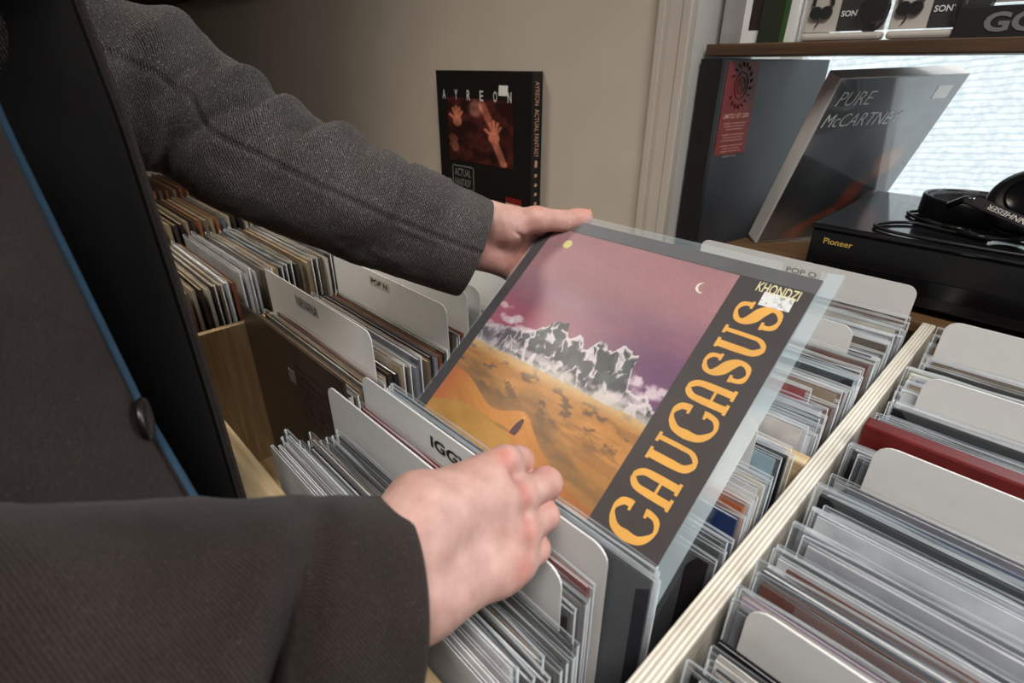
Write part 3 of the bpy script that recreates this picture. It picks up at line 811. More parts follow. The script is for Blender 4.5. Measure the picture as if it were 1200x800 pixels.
def glyph(ch):
    if ch == 'C':
        return [ribbon([(.90,.70),(.84,.90),(.52,.99),(.17,.80),(.10,.5),(.17,.20),(.52,.01),(.84,.10),(.92,.34)], [.20,.16,.07,.17,.25,.17,.07,.12,.16]),
                ribbon([(.70,.70),(1.0,.70)], [.06,.06]), ribbon([(.74,.33),(1.0,.36)], [.06,.06])]
    if ch == 'A':
        return [ribbon([(.20,.02),(.20,.55),(.24,.84),(.50,.985),(.76,.84),(.80,.55),(.80,.02)], [.22,.22,.19,.09,.19,.22,.22]),
                ribbon([(.25,.40),(.75,.40)], [.06,.06]), ribbon([(.0,.03),(.42,.03)], [.07,.07]), ribbon([(.58,.03),(1.0,.03)], [.07,.07])]
    if ch == 'U':
        return [ribbon([(.20,.98),(.20,.45),(.24,.16),(.52,.015),(.78,.16),(.82,.45),(.82,.98)], [.24,.24,.20,.09,.13,.14,.14]),
                ribbon([(.0,.97),(.42,.97)], [.07,.07]), ribbon([(.64,.97),(1.0,.97)], [.07,.07])]
    if ch == 'S':
        return [ribbon([(.84,.72),(.80,.90),(.52,.985),(.20,.88),(.16,.70),(.34,.56),(.66,.45),(.86,.30),(.80,.10),(.50,.01),(.20,.09),(.14,.30)], [.15,.13,.07,.13,.19,.24,.24,.19,.13,.07,.13,.16]),
                ribbon([(.68,.71),(.98,.71)], [.06,.06]), ribbon([(.02,.30),(.32,.30)], [.06,.06])]
mb = MB()
for ch, v0, v1 in zip('CAUCASUS', (.0345,.0705,.1015,.1320,.1635,.1925,.2205,.2490), (.0650,.0960,.1280,.1610,.1880,.2170,.2450,.2760)):
    for si_, (vs, fs) in enumerate(glyph(ch)):
        vs = [Vector(p) for p in vs]
        mb.add([A(0.3010-p.y*0.0395, v0+p.x*(v1-v0), 0.0005+0.00008*si_) for p in vs], fs)
mb.build('title_lettering', M['letter'], al)
lettering('KHONDZI', A(0.2675,0.2868,0.0003), AU, AV, 0.0375, 0.0108, M['cream'], al, 'artist_lettering', 0.012)
def pricesticker(U, V):
    n = fbm(U*9, V*5, 14); c = np.ones(U.shape+(3,))*np.array([226,226,226.])
    return c-(sst(0.60,0.72,n)*70*sst(0.5,0.35,np.abs(V-0.45)))[..., None]
painted('price_sticker', 40, 24, A(0.2765,0.2735,0.0006), AU*0.0268+AV*0.0008, AV*0.0150-AU*0.0006, pricesticker, M['art'], al)
# outer sleeve: two clear sheets a little larger than the jacket, open on the right
def sheet(n0, sgn):
    vs = []; nx, nv = 16, 16; r = random.Random(5+sgn)
    for k in range(nv+1):
        for i in range(nx+1):
            u = -0.002+0.332*i/nx; v = -0.003+0.3255*k/nv
            fl = 0.0
            if u > 0.316: fl = (u-0.316)*0.22*sgn+r.uniform(-.0006,.0006)
            if v > 0.316: fl += 0.0004*sgn
            vs.append(A(u, v, n0+fl))
    return vs, [(k*(nx+1)+i, k*(nx+1)+i+1, (k+1)*(nx+1)+i+1, (k+1)*(nx+1)+i) for k in range(nv) for i in range(nx)]
mb = MB(); mb.add(*sheet(0.0013, 1)); mb.add(*sheet(-0.0058, -1))
mb.tube([A(-0.002,-0.003,-0.002), A(-0.002,0.3225,-0.002)], 0.0012, 6); mb.tube([A(-0.002,0.3225,-0.002), A(0.330,0.3225,-0.002)], 0.0016, 6)
mb.build('outer_sleeve', M['heldfilm'], al, smooth=True, recalc=False)
mb = MB(); r_ = random.Random(3)
for k in range(16):
    u0 = -0.001+0.331*k/16; u1 = u0+0.331/16
    mb.add([A(u0,0.2985,0.0016), A(u1,0.2985,0.0016), A(u1,0.3222,0.0019), A(u0,0.3222,0.0019)], [(0,1,2,3)])  # added milky strip imitates the reflected sheen along the top
mb.add([A(0.3155,-0.002,0.0016), A(0.3295,-0.002,0.0042), A(0.3295,0.3222,0.0042), A(0.3155,0.3222,0.0016)], [(0,1,2,3)], 1)  # extra sheet on the overhang, its bluish sheen put into the film
mb.build('sheen_and_overhang', [M['sheen_strip'], M['overhang']], al, recalc=False)

# ================================================================== WALL BOX SET
wb = empty('wall_box_set', (-1.075, YW-0.02, -0.36), 'black box set with hands picture propped on the wall behind the cuff', 'box set')
hb = 0.348; bx0 = -1.252; bz0 = -0.014-hb; by = YW-0.036
mb = MB(); mb.box((bx0,by,bz0),(bx0+hb+0.001,YW-0.002,bz0+hb)); mb.build('box_body', mat('black_box_board', S(20,17,17), 0.45, 0.15, 30), wb, bevel=0.001)
def hands(U, V):
    c = np.ones(U.shape+(3,))*np.array([44,20,18.])
    n = fbm(U*7, V*7, 101)
    c = c+(sst(0.35, 0.7, n)*38)[..., None]*np.array([1,.42,.36])
    def cap(ax, ay, bx, by_, r):
        dx, dy = bx-ax, by_-ay; t = np.clip(((U-ax)*dx+(V-ay)*dy)/(dx*dx+dy*dy), 0, 1)
        return sst(r+0.012, r-0.012, np.hypot(U-ax-t*dx, V-ay-t*dy))
    h = np.zeros_like(U)
    def hand(cx, cy, ang, s):
        o = np.zeros_like(U)
        for k, (a, l) in enumerate(((-0.95,.15),(-0.38,.20),(-0.1,.22),(0.16,.205),(0.45,.17))):
            d = ang+a
            o = np.maximum(o, cap(cx+0.05*s*math.sin(d), cy+0.05*s*math.cos(d), cx+l*s*math.sin(d), cy+l*s*math.cos(d), 0.019*s))
        return np.maximum(o, sst(1.1, 0.9, np.hypot((U-cx)/(0.075*s), (V-cy)/(0.085*s))))
    h = np.maximum(h, hand(0.14, 0.64, 0.1, 1.0)[:, ::-1] if False else hand(0.15, 0.64, 0.05, 1.0))
    h = np.maximum(h, hand(0.72, 0.44, 0.1, 1.1)); h = np.maximum(h, hand(0.10, 0.22, -0.2, 0.9)*0.6)
    h = np.maximum(h, cap(0.72, 0.40, 0.86, 0.05, 0.05)*0.9); h = np.maximum(h, cap(0.55, 0.92, 0.74, 0.5, 0.055)*0.6)
    c = c+(h*(0.75+0.5*n))[..., None]*np.array([140,92,70.])
    hd = sst(1.1, 0.5, np.hypot((U-0.45)/0.13, (V-0.85)/0.15))
    c = c+hd[..., None]*np.array([110,82,70.])*(0.6+0.8*n)[..., None]
    return c
painted('picture_print', 90, 80, (bx0+0.045,by-0.0006,bz0+0.135), (0.245,0,0), (0,0,0.110*1.38), hands, M['art'], wb)
for k, ch in enumerate('AYREON'):
    lettering(ch, (bx0+0.026+k*0.049, by-0.0006, bz0+hb-0.066), (1,0,0), (0,0,1), 0.013, 0.023, M['silver'], wb, 'title_letter', 0.01)
mb = MB(); mb.obox((bx0+0.240,by-0.0008,bz0+hb-0.052), (0.030,0,0.0), (0,0.0006,0), (0.002,0,0.022)); mb.build('price_sticker', M['white'], wb)
lettering('ACTUAL', (bx0+0.062,by-0.0006,bz0+0.094), (1,0,0), (0,0,1), 0.068, 0.020, M['greyprint'], wb, 'badge_lettering', 0.015)
lettering('FANTASY', (bx0+0.062,by-0.0006,bz0+0.068), (1,0,0), (0,0,1), 0.068, 0.020, M['greyprint'], wb, 'badge_lettering', 0.015)
mb = MB()
for a_, b_ in (((.052,.060),(.055,.122)),((.138,.060),(.141,.122)),((.052,.119),(.141,.122)),((.052,.060),(.141,.063))):
    mb.box((bx0+a_[0],by-0.0006,bz0+a_[1]),(bx0+b_[0],by-0.0002,bz0+b_[1]))
mb.build('badge_border', M['greyprint'], wb)
mb = MB(); mb.box((bx0+0.262,by-0.0006,bz0+0.030),(bx0+0.318,by-0.0002,bz0+0.052)); mb.build('white_patch', M['pale'], wb)
mb = MB(); mb.box((bx0+0.262,by-0.0006,bz0+0.054),(bx0+0.318,by-0.0002,bz0+0.066)); mb.build('red_patch', M['red'], wb)
lettering('AYREON  ACTUAL FANTASY', (bx0+hb+0.0012,by+0.009,bz0+hb-0.02), (0,0,-1), (0,1,0), 0.16, 0.014, M['pale'], wb, 'spine_lettering')
for k in range(6):
    mb = MB(); z = bz0+0.145-k*0.022; mb.box((bx0+hb+0.0008,by+0.012,z),(bx0+hb+0.0016,by+0.020,z+(0.016 if k == 0 else 0.007))); mb.build('spine_mark', M['pale'], wb)

# ================================================================== WINDOW RECESS
# tall dark box set standing against the left reveal
th_ = math.radians(79); dx = Vector((math.cos(th_), math.sin(th_), 0)); dn = Vector((-math.sin(th_), math.cos(th_), 0)); up = Vector((0,0,1))
O = Vector((-0.4965, 0.985, ZS))
db = empty('dark_box_set', O, 'dark blue grey box set with red sash standing in the window corner', 'box set')
mb = MB(); mb.obox(O, dx*0.335, dn*0.046, up*0.343); mb.build('box_body', mat('slate_board', S(46,48,53), 0.4, 0.3, 9), db, bevel=0.0015)
mb = MB(); mb.obox(O-dx*0.0004-dn*0.0003, dx*0.010, dn*0.0466, up*0.3432); mb.build('spine', mat('black_spine', S(20,16,17), 0.5, 0.15), db)
O2 = O-dn*0.0008
mb = MB(); mb.obox(O2+dx*0.016+up*0.182, dx*0.090, dn*0.0006, up*0.157); mb.build('sash_label', M['red'], db)
mb = MB()
C_ = O2+dx*0.061+up*0.300-dn*0.0004
def ringpts(c, r, n=20, e=1.25): return [c+dx*(r*math.cos(2*math.pi*k/n))+up*(r*e*math.sin(2*math.pi*k/n)) for k in range(n)]
mb.tube(ringpts(C_, 0.018), 0.0007, 6, closed=True); mb.tube(ringpts(C_, 0.011), 0.0006, 6, closed=True)
for k in range(16):
    a = math.radians(-60+300*k/15); q = C_+dx*(0.026*math.sin(a))+up*(-0.032*math.cos(a)); mb.tube([q, q+dx*(0.006*math.sin(a+0.6))+up*(-0.007*math.cos(a+0.6))], 0.0016, 5)
mb.build('laurel_emblem', M['darkink'], db)
lettering('S', C_-dx*0.005-up*0.008-dn*0.0004, dx, up, 0.010, 0.016, M['darkink'], db, 'emblem_letter')
lettering('LIMITED SET 2000', O2+dx*0.024+up*0.246-dn*0.0003, dx, up, 0.074, 0.008, M['pale'], db, 'sash_lettering', 0.01)
for k, w_ in enumerate((.066,.06,.05,.066,.058,.064,.066,.05,.06,.04)):
    lettering('contains records and a book'[:22], O2+dx*(0.061-w_/2)+up*(0.236-k*0.0052-(k//3)*0.004)-dn*0.0003, dx, up, w_, 0.0036, M['pale'], db, 'sash_lettering')

# silver edged box leaning on the black player
bu = Vector((0.53,0.85,0.03)).normalized(); bv = Vector((0.32,-0.23,0.92)); bv = (bv-bu*bv.dot(bu)).normalized(); bn = bu.cross(bv)  # outward
FTL = Vector((-0.324,1.051,-0.0205))
FB = FTL-bv*0.342
lb = empty('silver_box_set', FB, 'glossy box set with silver edges leaning over the black player', 'box set')
mb = MB(); mb.obox(FB-bn*0.030, bu*0.254, bn*0.0298, bv*0.342); mb.build('box_body', M['silver'], lb, bevel=0.001)
def glossy_face(U, V):
    n = fbm(U*4, V*4, 140); c = np.ones(U.shape+(3,))*np.array([58,60,62.])
    c = c+(sst(0.25, 0.8, V)*44)[..., None]  # paler towards the top: the window's reflection painted into the print
    c = c+((n-0.5)*36)[..., None]
    a = sst(1.2, 0.5, np.hypot((U-0.80)/0.13, (V-0.52)/0.10)+(fbm(U*9, V*9, 141)-.5)*.5)
    c = c*(1-a[..., None]*.7)+np.array([196,120,88.])*a[..., None]*.7
    t = U*0.85-(V-0.10)*0.9+0.05
    s_ = sst(0.10, 0.02, np.abs(t-0.40+0.05*np.sin(V*20)))*sst(0.5, 0.3, V)
    return c*(1-s_[..., None]*.6)+np.array([184,74,50.])*s_[..., None]*.6
m_, t_, p_ = None, None, None
M['gloss'] = vcol('glossy_print_and_glare', 0.3, 0.6, 1.0)
painted('front_print_and_glare', 60, 70, FB+bn*0.0004+bu*0.004+bv*0.003, bu*0.249, bv*0.337, glossy_face, M['gloss'], lb)
lettering('PURE', FB+bn*0.0007+bu*0.016+bv*0.295, bu, bv, 0.070, 0.024, M['white'], lb, 'title_lettering', -0.006, 0.25)
lettering('McCARTNEY', FB+bn*0.0007+bu*0.010+bv*0.257, bu, bv, 0.155, 0.024, M['white'], lb, 'title_lettering', -0.006, 0.25)
mb = MB(); mb.obox(FB+bn*0.0006+bu*0.205+bv*0.300, bu*0.030, bn*0.0004, bv*0.022); mb.build('price_sticker', M['white'], lb)
lettering('PURE McCARTNEY', FB-bu*0.0003-bn*0.008+bv*0.180, -bv, -bn, 0.085, 0.009, M['greyprint'], lb, 'spine_lettering')

# black player
pl = empty('black_player', (-0.05,1.12,ZS), 'flat black stereo player on the sill carrying the headphones', 'player')
PZ = -0.226
mb = MB(); mb.box((-0.276,0.945,ZS+0.012),(0.155,1.290,PZ-0.008)); mb.build('body', M['black'], pl, bevel=0.004)
mb = MB(); mb.box((-0.278,0.941,PZ-0.009),(0.157,1.292,PZ)); mb.build('top_plate', mat('player_top', S(22,22,24), 0.10, 0.1, 60), pl, bevel=0.003)
mb = MB(); mb.box((-0.262,0.9435,ZS+0.030),(0.140,0.9455,ZS+0.055)); mb.build('drawer_front', M['blackgloss'], pl, bevel=0.001)
for k in range(5):
    mb = MB(); mb.lathe([(0.007,0),(0.007,0.006),(0.0055,0.008)], (0.02+0.022*k,0.9445,ZS+0.075), (0,-1,0), 16); mb.build('knob', M['black'], pl, smooth=False)
for x in (-0.24,0.12):
    for y in (0.97,1.26):
        mb = MB(); mb.lathe([(0.018,0),(0.018,0.012)], (x,y,ZS+0.0005), (0,0,1), 16); mb.build('foot', M['rubber'], pl)
lettering('Pioneer', (-0.255,0.9432,PZ-0.030), (1,0,0), (0,0,1), 0.042, 0.0095, M['gold'], pl, 'front_lettering', 0.012)

# headphones lying on the player
hp = empty('headphones', (-0.03,1.08,PZ), 'black over ear headphones lying on the flat black player', 'headphones')
def arc(c, ax, ay, r0, r1, a0, a1, n):
    return [Vector(c)+Vector(ax)*(r0*math.cos(a0+(a1-a0)*k/n))+Vector(ay)*(r1*math.sin(a0+(a1-a0)*k/n)) for k in range(n+1)]
hc = Vector((-0.088,1.125,PZ+0.0205))
def band(pts, w, t, m, name):
    mb = MB(); vs = []; n = len(pts)
    for i, p in enumerate(pts):
        a = pts[max(i-1,0)]; c = pts[min(i+1,n-1)]; tg = (c-a).normalized(); zz = Vector((0,0,1)); nn = tg.cross(zz).normalized()
        for s1, s2 in ((-1,-1),(1,-1),(1,1),(-1,1)): vs.append(p+nn*(t/2*s1)+zz*(w/2*s2))
    fs = [(i*4+k, i*4+(k+1) % 4, (i+1)*4+(k+1) % 4, (i+1)*4+k) for i in range(n-1) for k in range(4)]
    fs += [(3,2,1,0), tuple((n-1)*4+k for k in range(4))]
    mb.add(vs, fs); return mb.build(name, m, hp, smooth=False, bevel=0.003)
hx = Vector((0.93,-0.36,0)).normalized(); hy = Vector((0.36,0.93,0)).normalized()
bpts = arc(hc, -hx, hy, 0.088, 0.070, math.radians(-122), math.radians(112), 34)
band(bpts, 0.034, 0.006, M['black'], 'headband')
band([p*1.0+(hc-p).normalized()*0.007 for p in bpts[3:-3]], 0.028, 0.009, M['cushion'], 'headband_pad')
def cup(c, ax, name):
    ax = Vector(ax).normalized()
    mb = MB(); mb.lathe([(0.006,0.000),(0.034,0.000),(0.045,0.006),(0.049,0.014),(0.049,0.022),(0.040,0.026)], c, ax, 36); o = mb.build(name, M['black'], hp, smooth=True)
    m2_ = MB()
    u = ax.orthogonal().normalized(); w = ax.cross(u)
    m2_.tube([Vector(c)+ax*0.033+(u*math.cos(2*math.pi*k/36)+w*math.sin(2*math.pi*k/36))*0.038 for k in range(36)], 0.012, 12, closed=True)
    m2_.build('ear_cushion', M['cushion'], o, smooth=True)
    m3_ = MB(); m3_.lathe([(0.024,-0.0015),(0.028,0.0),(0.026,0.002)], c, ax, 30); m3_.build('cup_disc', M['blackgloss'], o, smooth=True)
    return o
cup(Vector((-0.040,1.020,PZ+0.066)), (0.12,0.80,-0.58), 'ear_cup')
cup(Vector((0.030,1.170,PZ+0.072)), (-0.35,-0.90,0.25), 'ear_cup')
ya = Vector((-0.108,1.028,PZ+0.053)); yb_ = Vector((-0.012,0.962,PZ+0.036)); yd = (yb_-ya); yn = Vector((-0.15,-0.75,0.62)).normalized(); yu = yn.cross(yd.normalized())
mb = MB(); mb.obox(ya-yu*0.008, yd, -yn*0.006, yu*0.017); yk = mb.build('yoke', M['cushion'], hp, bevel=0.003)
lettering('SENNHEISER', yb_-yd*0.10+yu*0.004+yn*0.0004, -yd, -yu, 0.070, 0.0075, M['silver'], hp, 'yoke_lettering', 0.004, lift=0.0003)
mb = MB(); mb.tube([(-0.128,1.050,PZ+0.034),(-0.108,1.034,PZ+0.050),(-0.096,1.022,PZ+0.052)], 0.005, 8); mb.build('slider', M['chrome'], hp, smooth=True)
def cat(pts, n=8):
    P = [Vector(p) for p in pts]; out = []
    for i in range(len(P)-1):
        p0 = P[max(i-1,0)]; p1 = P[i]; p2 = P[i+1]; p3 = P[min(i+2,len(P)-1)]
        for k in range(n):
            t = k/n; out.append(0.5*((2*p1)+(-p0+p2)*t+(2*p0-5*p1+4*p2-p3)*t*t+(-p0+3*p1-3*p2+p3)*t**3))
    out.append(P[-1]); return out
zc = PZ+0.0032
mb = MB(); mb.tube(cat([(0.02,1.01,PZ+0.03),(-0.05,0.995,zc+.006),(-0.11,1.02,zc),(-0.165,1.035,zc),(-0.200,0.985,zc),(-0.172,0.955,zc),(-0.09,0.948,zc),(0.02,0.956,zc),(0.10,0.97,zc),(0.08,1.02,zc),(-0.04,1.045,zc),(-0.14,1.060,zc),(-0.185,1.11,zc),(-0.150,1.15,zc),(-0.10,1.155,zc)]), 0.0026, 7)
mb.build('cable', M['rubber'], hp, smooth=True)
mb = MB(); mb.tube([(-0.100,1.012,PZ+0.006),(-0.06,1.000,PZ+0.006)], [0.0055,0.0035], 8); mb.tube([(-0.125,1.04,PZ+0.005),(-0.09,1.038,PZ+0.005)], 0.0042, 8); mb.build('plug', M['black'], hp, smooth=True)

# shelf across the window with goods
sh = MB(); sh.box((-0.540,YW+0.03,0.0125),(1.512,YW+0.24,0.0312)); so = sh.build('shelf', M['shelf'], bevel=0.002)
put(so, 'brown wooden shelf across the upper part of the window', 'shelf')
ZT = 0.0315
pf = empty('picture_box', (-0.49,1.07,ZT), 'white box with a dark square picture at the shelf left end', 'box')
mb = MB(); mb.obox((-0.532,1.03,ZT), (0.036,0.002,0), (-0.01,0.12,0), (0,0,0.155)); mb.build('side', mat('grey_side', S(150,146,144), 0.6), pf, bevel=0.001)
mb = MB(); mb.obox((-0.4955,1.032,ZT), (0.086,0.004,0), (-0.01,0.12,0), (0,0,0.155)); mb.build('box_body', M['white'], pf, bevel=0.001)
mb = MB(); mb.obox((-0.483,1.0318,ZT+0.020), (0.055,0.0026,0), (0,0.0005,0), (0,0,0.12)); mb.build('picture', mat('brown_black_picture', S(44,32,30), 0.5), pf)
gc = empty('green_case', (-0.40,1.06,ZT), 'dark green case leaning in front of the white picture box', 'box')
mb = MB(); mb.obox((-0.462,1.024,ZT), (0.036,0.001,0), (0,0.004,0), (0.004,0.0,0.16)); mb.build('box_body', mat('olive_black_board', S(38,44,28), 0.5), gc)
mb = MB(); mb.obox((-0.4255,1.024,ZT), (0.007,0.001,0), (0,0.004,0), (0.004,0.0,0.16)); mb.build('edge', M['green'], gc)
wc = empty('white_case', (-0.40,1.10,ZT), 'plain white case standing between green case and headphone packs', 'box')
mb = MB(); mb.box((-0.410,1.06,ZT),(-0.36,1.11,ZT+0.15)); mb.build('box_body', M['white'], wc, bevel=0.002)

def pack(x, label):
    r = empty('headphone_pack', (x,1.03,ZT), label, 'package', 'headphone packs on the shelf')
    mb = MB(); mb.box((-0.002,0.012,0.014),(0.112,0.016,0.17)); mb.build('backing_card', M['packcard'], r, local=True)
    mb = MB(); mb.box((0.046,0.0112,0.014),(0.100,0.0121,0.17)); mb.build('black_panel', M['ink'], r, local=True)
    mb = MB()
    out = []
    w, h, rd = 0.116, 0.185, 0.016
    for cx, cz, a0 in ((rd,rd,180),(w-rd,rd,270),(w-rd,h-rd,0),(rd,h-rd,90)):
        for k in range(5):
            a = math.radians(a0+90*k/4); out.append((cx+rd*math.cos(a), cz+rd*math.sin(a)))
    n = len(out)
    mb.add([(p[0],-0.008,p[1]+0.0005) for p in out]+[(p[0],0.018,p[1]+0.0005) for p in out], [tuple(range(n)), tuple(range(2*n-1,n-1,-1))]+[(i,i+n,(i+1) % n+n,(i+1) % n) for i in range(n)])
    mb.build('blister', M['blister'], r, local=True, bevel=0.004)
    mb = MB(); mb.tube([Vector((0.020+0.014*math.cos(a),0.009,0.050+0.030*math.sin(a))) for a in [math.pi*k/12 for k in range(13)]], 0.003, 6)
    for px in (0.012,0.027): mb.lathe([(0.0085,-0.003),(0.0095,0.0),(0.007,0.003)], (px,0.009,0.040), (0,1,0), 16)
    mb.tube(cat([(0.016,0.009,0.032),(0.018,0.009,0.026),(0.014,0.009,0.021)]), 0.001, 5)
    mb.build('printed_headphones', M['black'], r, local=True)
    mb = MB(); mb.lathe([(0.018,-0.006),(0.020,0.0),(0.014,0.006)], (0.098,0.004,0.042), (0.2,1,0), 20); mb.tube([Vector((0.096+0.019*math.cos(a),0.000,0.036+0.024*math.sin(a))) for a in [2*math.pi*k/20 for k in range(20)]], 0.0022, 6, closed=True)
    mb.build('headphones', M['black'], r, local=True)
    mb = MB(); mb.box((0.001,-0.006,0.001),(0.115,0.016,0.0115)); mb.build('base_tray', M['packcard'], r, local=True, bevel=0.004)
    lettering('SONY', (0.0495,0.0104,0.0335), (1,0,0), (0,0,1), 0.029, 0.0080, M['white'], r, 'front_lettering', 0.02, local=True)
    return r
pack(-0.392, 'white and black headphone pack on the shelf beside the white case')
pack(-0.272, 'white and black headphone pack on the shelf beside the black carton')
gb = empty('black_carton', (-0.12,1.06,ZT), 'black carton with big grey GO lettering at the shelf right', 'box')
mb = MB(); mb.box((-0.190,1.02,ZT),(-0.02,1.12,ZT+0.036)); mb.build('box_body', M['ink'], gb, bevel=0.001)
mb = MB(); mb.box((-0.188,1.021,ZT+0.0362),(-0.021,1.118,ZT+0.10)); mb.build('clear_top', M['blister'], gb, bevel=0.002)
def camphoto(U, V):
    n = fbm(U*8, V*5, 170); return np.ones(U.shape+(3,))*np.array([150,146,138.])*(0.45+n)[..., None]
painted('picture_print', 30, 16, (-0.186,1.030,ZT+0.040), (0.16,0,0), (0,0,0.055), camphoto, M['art'], gb)
lettering('GO', (-0.158,1.0195,ZT+0.006), (1,0,0), (0,0,1), 0.060, 0.023, M['greyprint'], gb, 'front_lettering', 0.035)

# ================================================================== PERSON
pe = empty('person', (-0.42,-0.12,-1.25), 'person in open grey tweed coat, left hand raising a record, right hand in the bin', 'person')
V3 = Vector
shR = V3((-0.235,-0.17,0.11)); elR = V3((-0.262,-0.150,-0.176))
shL = V3((-0.62,-0.12,0.10)); elL = V3((-0.6225,0.1466,-0.0262))
# ---- right hand (near): back of the hand up, fingers over the record tops
rW1, rW2 = (-0.1875,0.1018,-0.2292), (-0.1721,0.0985,-0.2549)
rF1, rF2 = (-0.1753,0.0752,-0.2252), (-0.1663,0.0723,-0.2415)
rI, rMi, rR, rP = (-0.2004,0.1873,-0.2314), (-0.1839,0.1845,-0.2472), (-0.1714,0.1752,-0.2618), (-0.1625,0.1628,-0.2734)
rI2, rM2, rR2, rP2 = (-0.2068,0.2063,-0.2449), (-0.1854,0.2115,-0.2545), (-0.1764,0.1999,-0.2697), (-0.1668,0.1827,-0.2799)
rI3, rM3, rR3, rP3 = (-0.2206,0.2166,-0.2772), (-0.2021,0.2255,-0.2909), (-0.1937,0.2097,-0.3063), (-0.1855,0.1892,-0.3104)
rI4, rM4, rR4, rP4 = (-0.2315,0.2162,-0.2909), (-0.2130,0.2241,-0.3081), (-0.2047,0.2086,-0.3229), (-0.1974,0.1889,-0.3247)
rT0, rT1, rT2, rT3 = (-0.1984,0.1184,-0.2179), (-0.2123,0.1591,-0.2418), (-0.2196,0.1882,-0.2797), (-0.2220,0.2053,-0.3033)
allp = np.array([rW1,rW2,rF1,rF2,rI,rMi,rR,rP,rI2,rM2,rR2,rP2,rI4,rM4,rR4,rP4,rT0,rT3])
s = SDF(allp.min(0)-0.024, allp.max(0)+0.024, 0.00135)
bk_ = lambda a, w: tuple(np.array(a)*0.78+np.array(w)*0.22)
kI, kM, kR, kP = bk_(rI, rW1), bk_(rMi, rW1), bk_(rR, rW2), bk_(rP, rW2)
palm = s.cone(rF1, rW1, .019, .0185); palm = smin(palm, s.cone(rF2, rW2, .0185, .0175), .02)
for a, b_, r0, r1 in ((rW1,rI,.0185,.0112),(rW1,rMi,.0185,.0114),(rW2,rR,.0175,.0112),(rW2,rP,.0185,.0108),(kI,kM,.0118,.0120),(kM,kR,.0120,.0120),(kR,kP,.0118,.0115)):
    palm = smin(palm, s.cone(a, b_, r0, r1), .014)
palm = smin(palm, s.chain([rW1, rT0, rT1], [.017,.0155,.0135], .01), .014)
fing = None
for ch, rs in (((rI,rI2,rI3,rI4),(.0112,.0102,.0090,.0076)),((rMi,rM2,rM3,rM4),(.0115,.0108,.0094,.0078)),((rR,rR2,rR3,rR4),(.0110,.0102,.0088,.0074)),((rP,rP2,rP3,rP4),(.0102,.0090,.0078,.0066)),((rT1,rT2,rT3),(.0130,.0110,.0090))):
    c = s.chain(ch, rs, .004); fing = c if fing is None else np.minimum(fing, c)
d = smin(palm, fing, .0035)
toC = -(np.array(rMi))/np.linalg.norm(rMi)
for k in (rI, rMi, rR, rP):       # knuckle heads
    d = smin(d, s.ell(np.array(k)+toC*0.0072, (.0062,.0062,.0062)), .008)
for k, w in ((rI,rW1),(rMi,rW1),(rR,rW2)):   # tendons
    a = np.array(k)*0.9+np.array(w)*0.1; e = np.array(k)*0.3+np.array(w)*0.7
    d = smin(d, s.cone(a+toC*.0108, e+toC*.0125, .0026, .0022), .006)
vein = [np.array((-0.1778,0.1192,-0.2368)), np.array((-0.1761,0.1423,-0.2451)), np.array((-0.1752,0.1621,-0.2394))]
for i in range(2): d = smin(d, s.cone(vein[i], vein[i+1], .0020, .0018), .006)
for k, k2 in ((rI,rMi),(rMi,rR),(rR,rP)):    # dips between knuckles
    m_ = (np.array(k)+np.array(k2))/2+toC*0.012+np.array((-0.1879,0.1894,-0.2676))*0.0
    d = np.maximum(d, d*0+(-1)) if False else d+0.0030*np.exp(-(np.linalg.norm(s.P-m_.astype(np.float32), axis=-1)/.0080)**2)
VR, FR = s.mesh(d)
# ---- left hand (far): thumb on the cover, palm and fingers behind the record
lW1, lW2 = (-0.4813,0.4192,-0.1675), (-0.4857,0.4054,-0.1994)
lF1, lF2 = (-0.5142,0.3660,-0.1431), (-0.5186,0.3505,-0.1752)
lT0, lT1, lT2, lT3 = (-0.4604,0.4332,-0.1713), (-0.4372,0.4619,-0.1649), (-0.4145,0.4919,-0.1682), (-0.4030,0.5115,-0.1654)
AA = lambda u, v, n: tuple(A(u, v, n))
lI = [AA(-.010,.296,-.026), AA(.036,.288,-.018), AA(.060,.283,-.0155), AA(.080,.279,-.0145)]
lM = [AA(-.013,.274,-.028), AA(.038,.264,-.019), AA(.064,.259,-.0165), AA(.085,.255,-.0145)]
lR = [AA(-.016,.254,-.027), AA(.030,.242,-.019), AA(.056,.237,-.0165), AA(.076,.233,-.0145)]
lP = [AA(-.022,.235,-.025), AA(.014,.221,-.019), AA(.034,.216,-.0165), AA(.050,.213,-.0145)]
allp = np.array([lW1,lW2,lF1,lF2,lT3,lI[3],lM[3],lR[3],lP[3],lP[0],lT0])
s = SDF(allp.min(0)-0.026, allp.max(0)+0.026, 0.0015)
palm = smin(s.cone(lF1, lW1, .022, .0205), s.cone(lF2, lW2, .022, .020), .02)
for a, b_, r0, r1 in ((lW1,lI[0],.0200,.0125),(lW1,lM[0],.019,.0130),(lW2,lR[0],.0195,.0128),(lW2,lP[0],.0205,.0125),(lI[0],lM[0],.011,.011),(lM[0],lR[0],.011,.011),(lR[0],lP[0],.0105,.0105)):
    palm = smin(palm, s.cone(a, b_, r0, r1), .014)
palm = smin(palm, s.chain([lW1, lT0, lT1], [.020,.0215,.0140], .012), .010)
palm = smin(palm, s.cone(lT1, lI[0], .0095, .0095), .010)
fing = None
for ch, rs in ((lI,(.0120,.0098,.0085,.0074)),(lM,(.0122,.0100,.0087,.0075)),(lR,(.0115,.0096,.0083,.0072)),(lP,(.0105,.0086,.0075,.0066))):
    c = s.chain(ch, rs, .004); fing = c if fing is None else np.minimum(fing, c)
d = smin(palm, fing, .006)
thumb = s.chain([lT1, lT2, lT3], [.0148,.0122,.0104], .006)
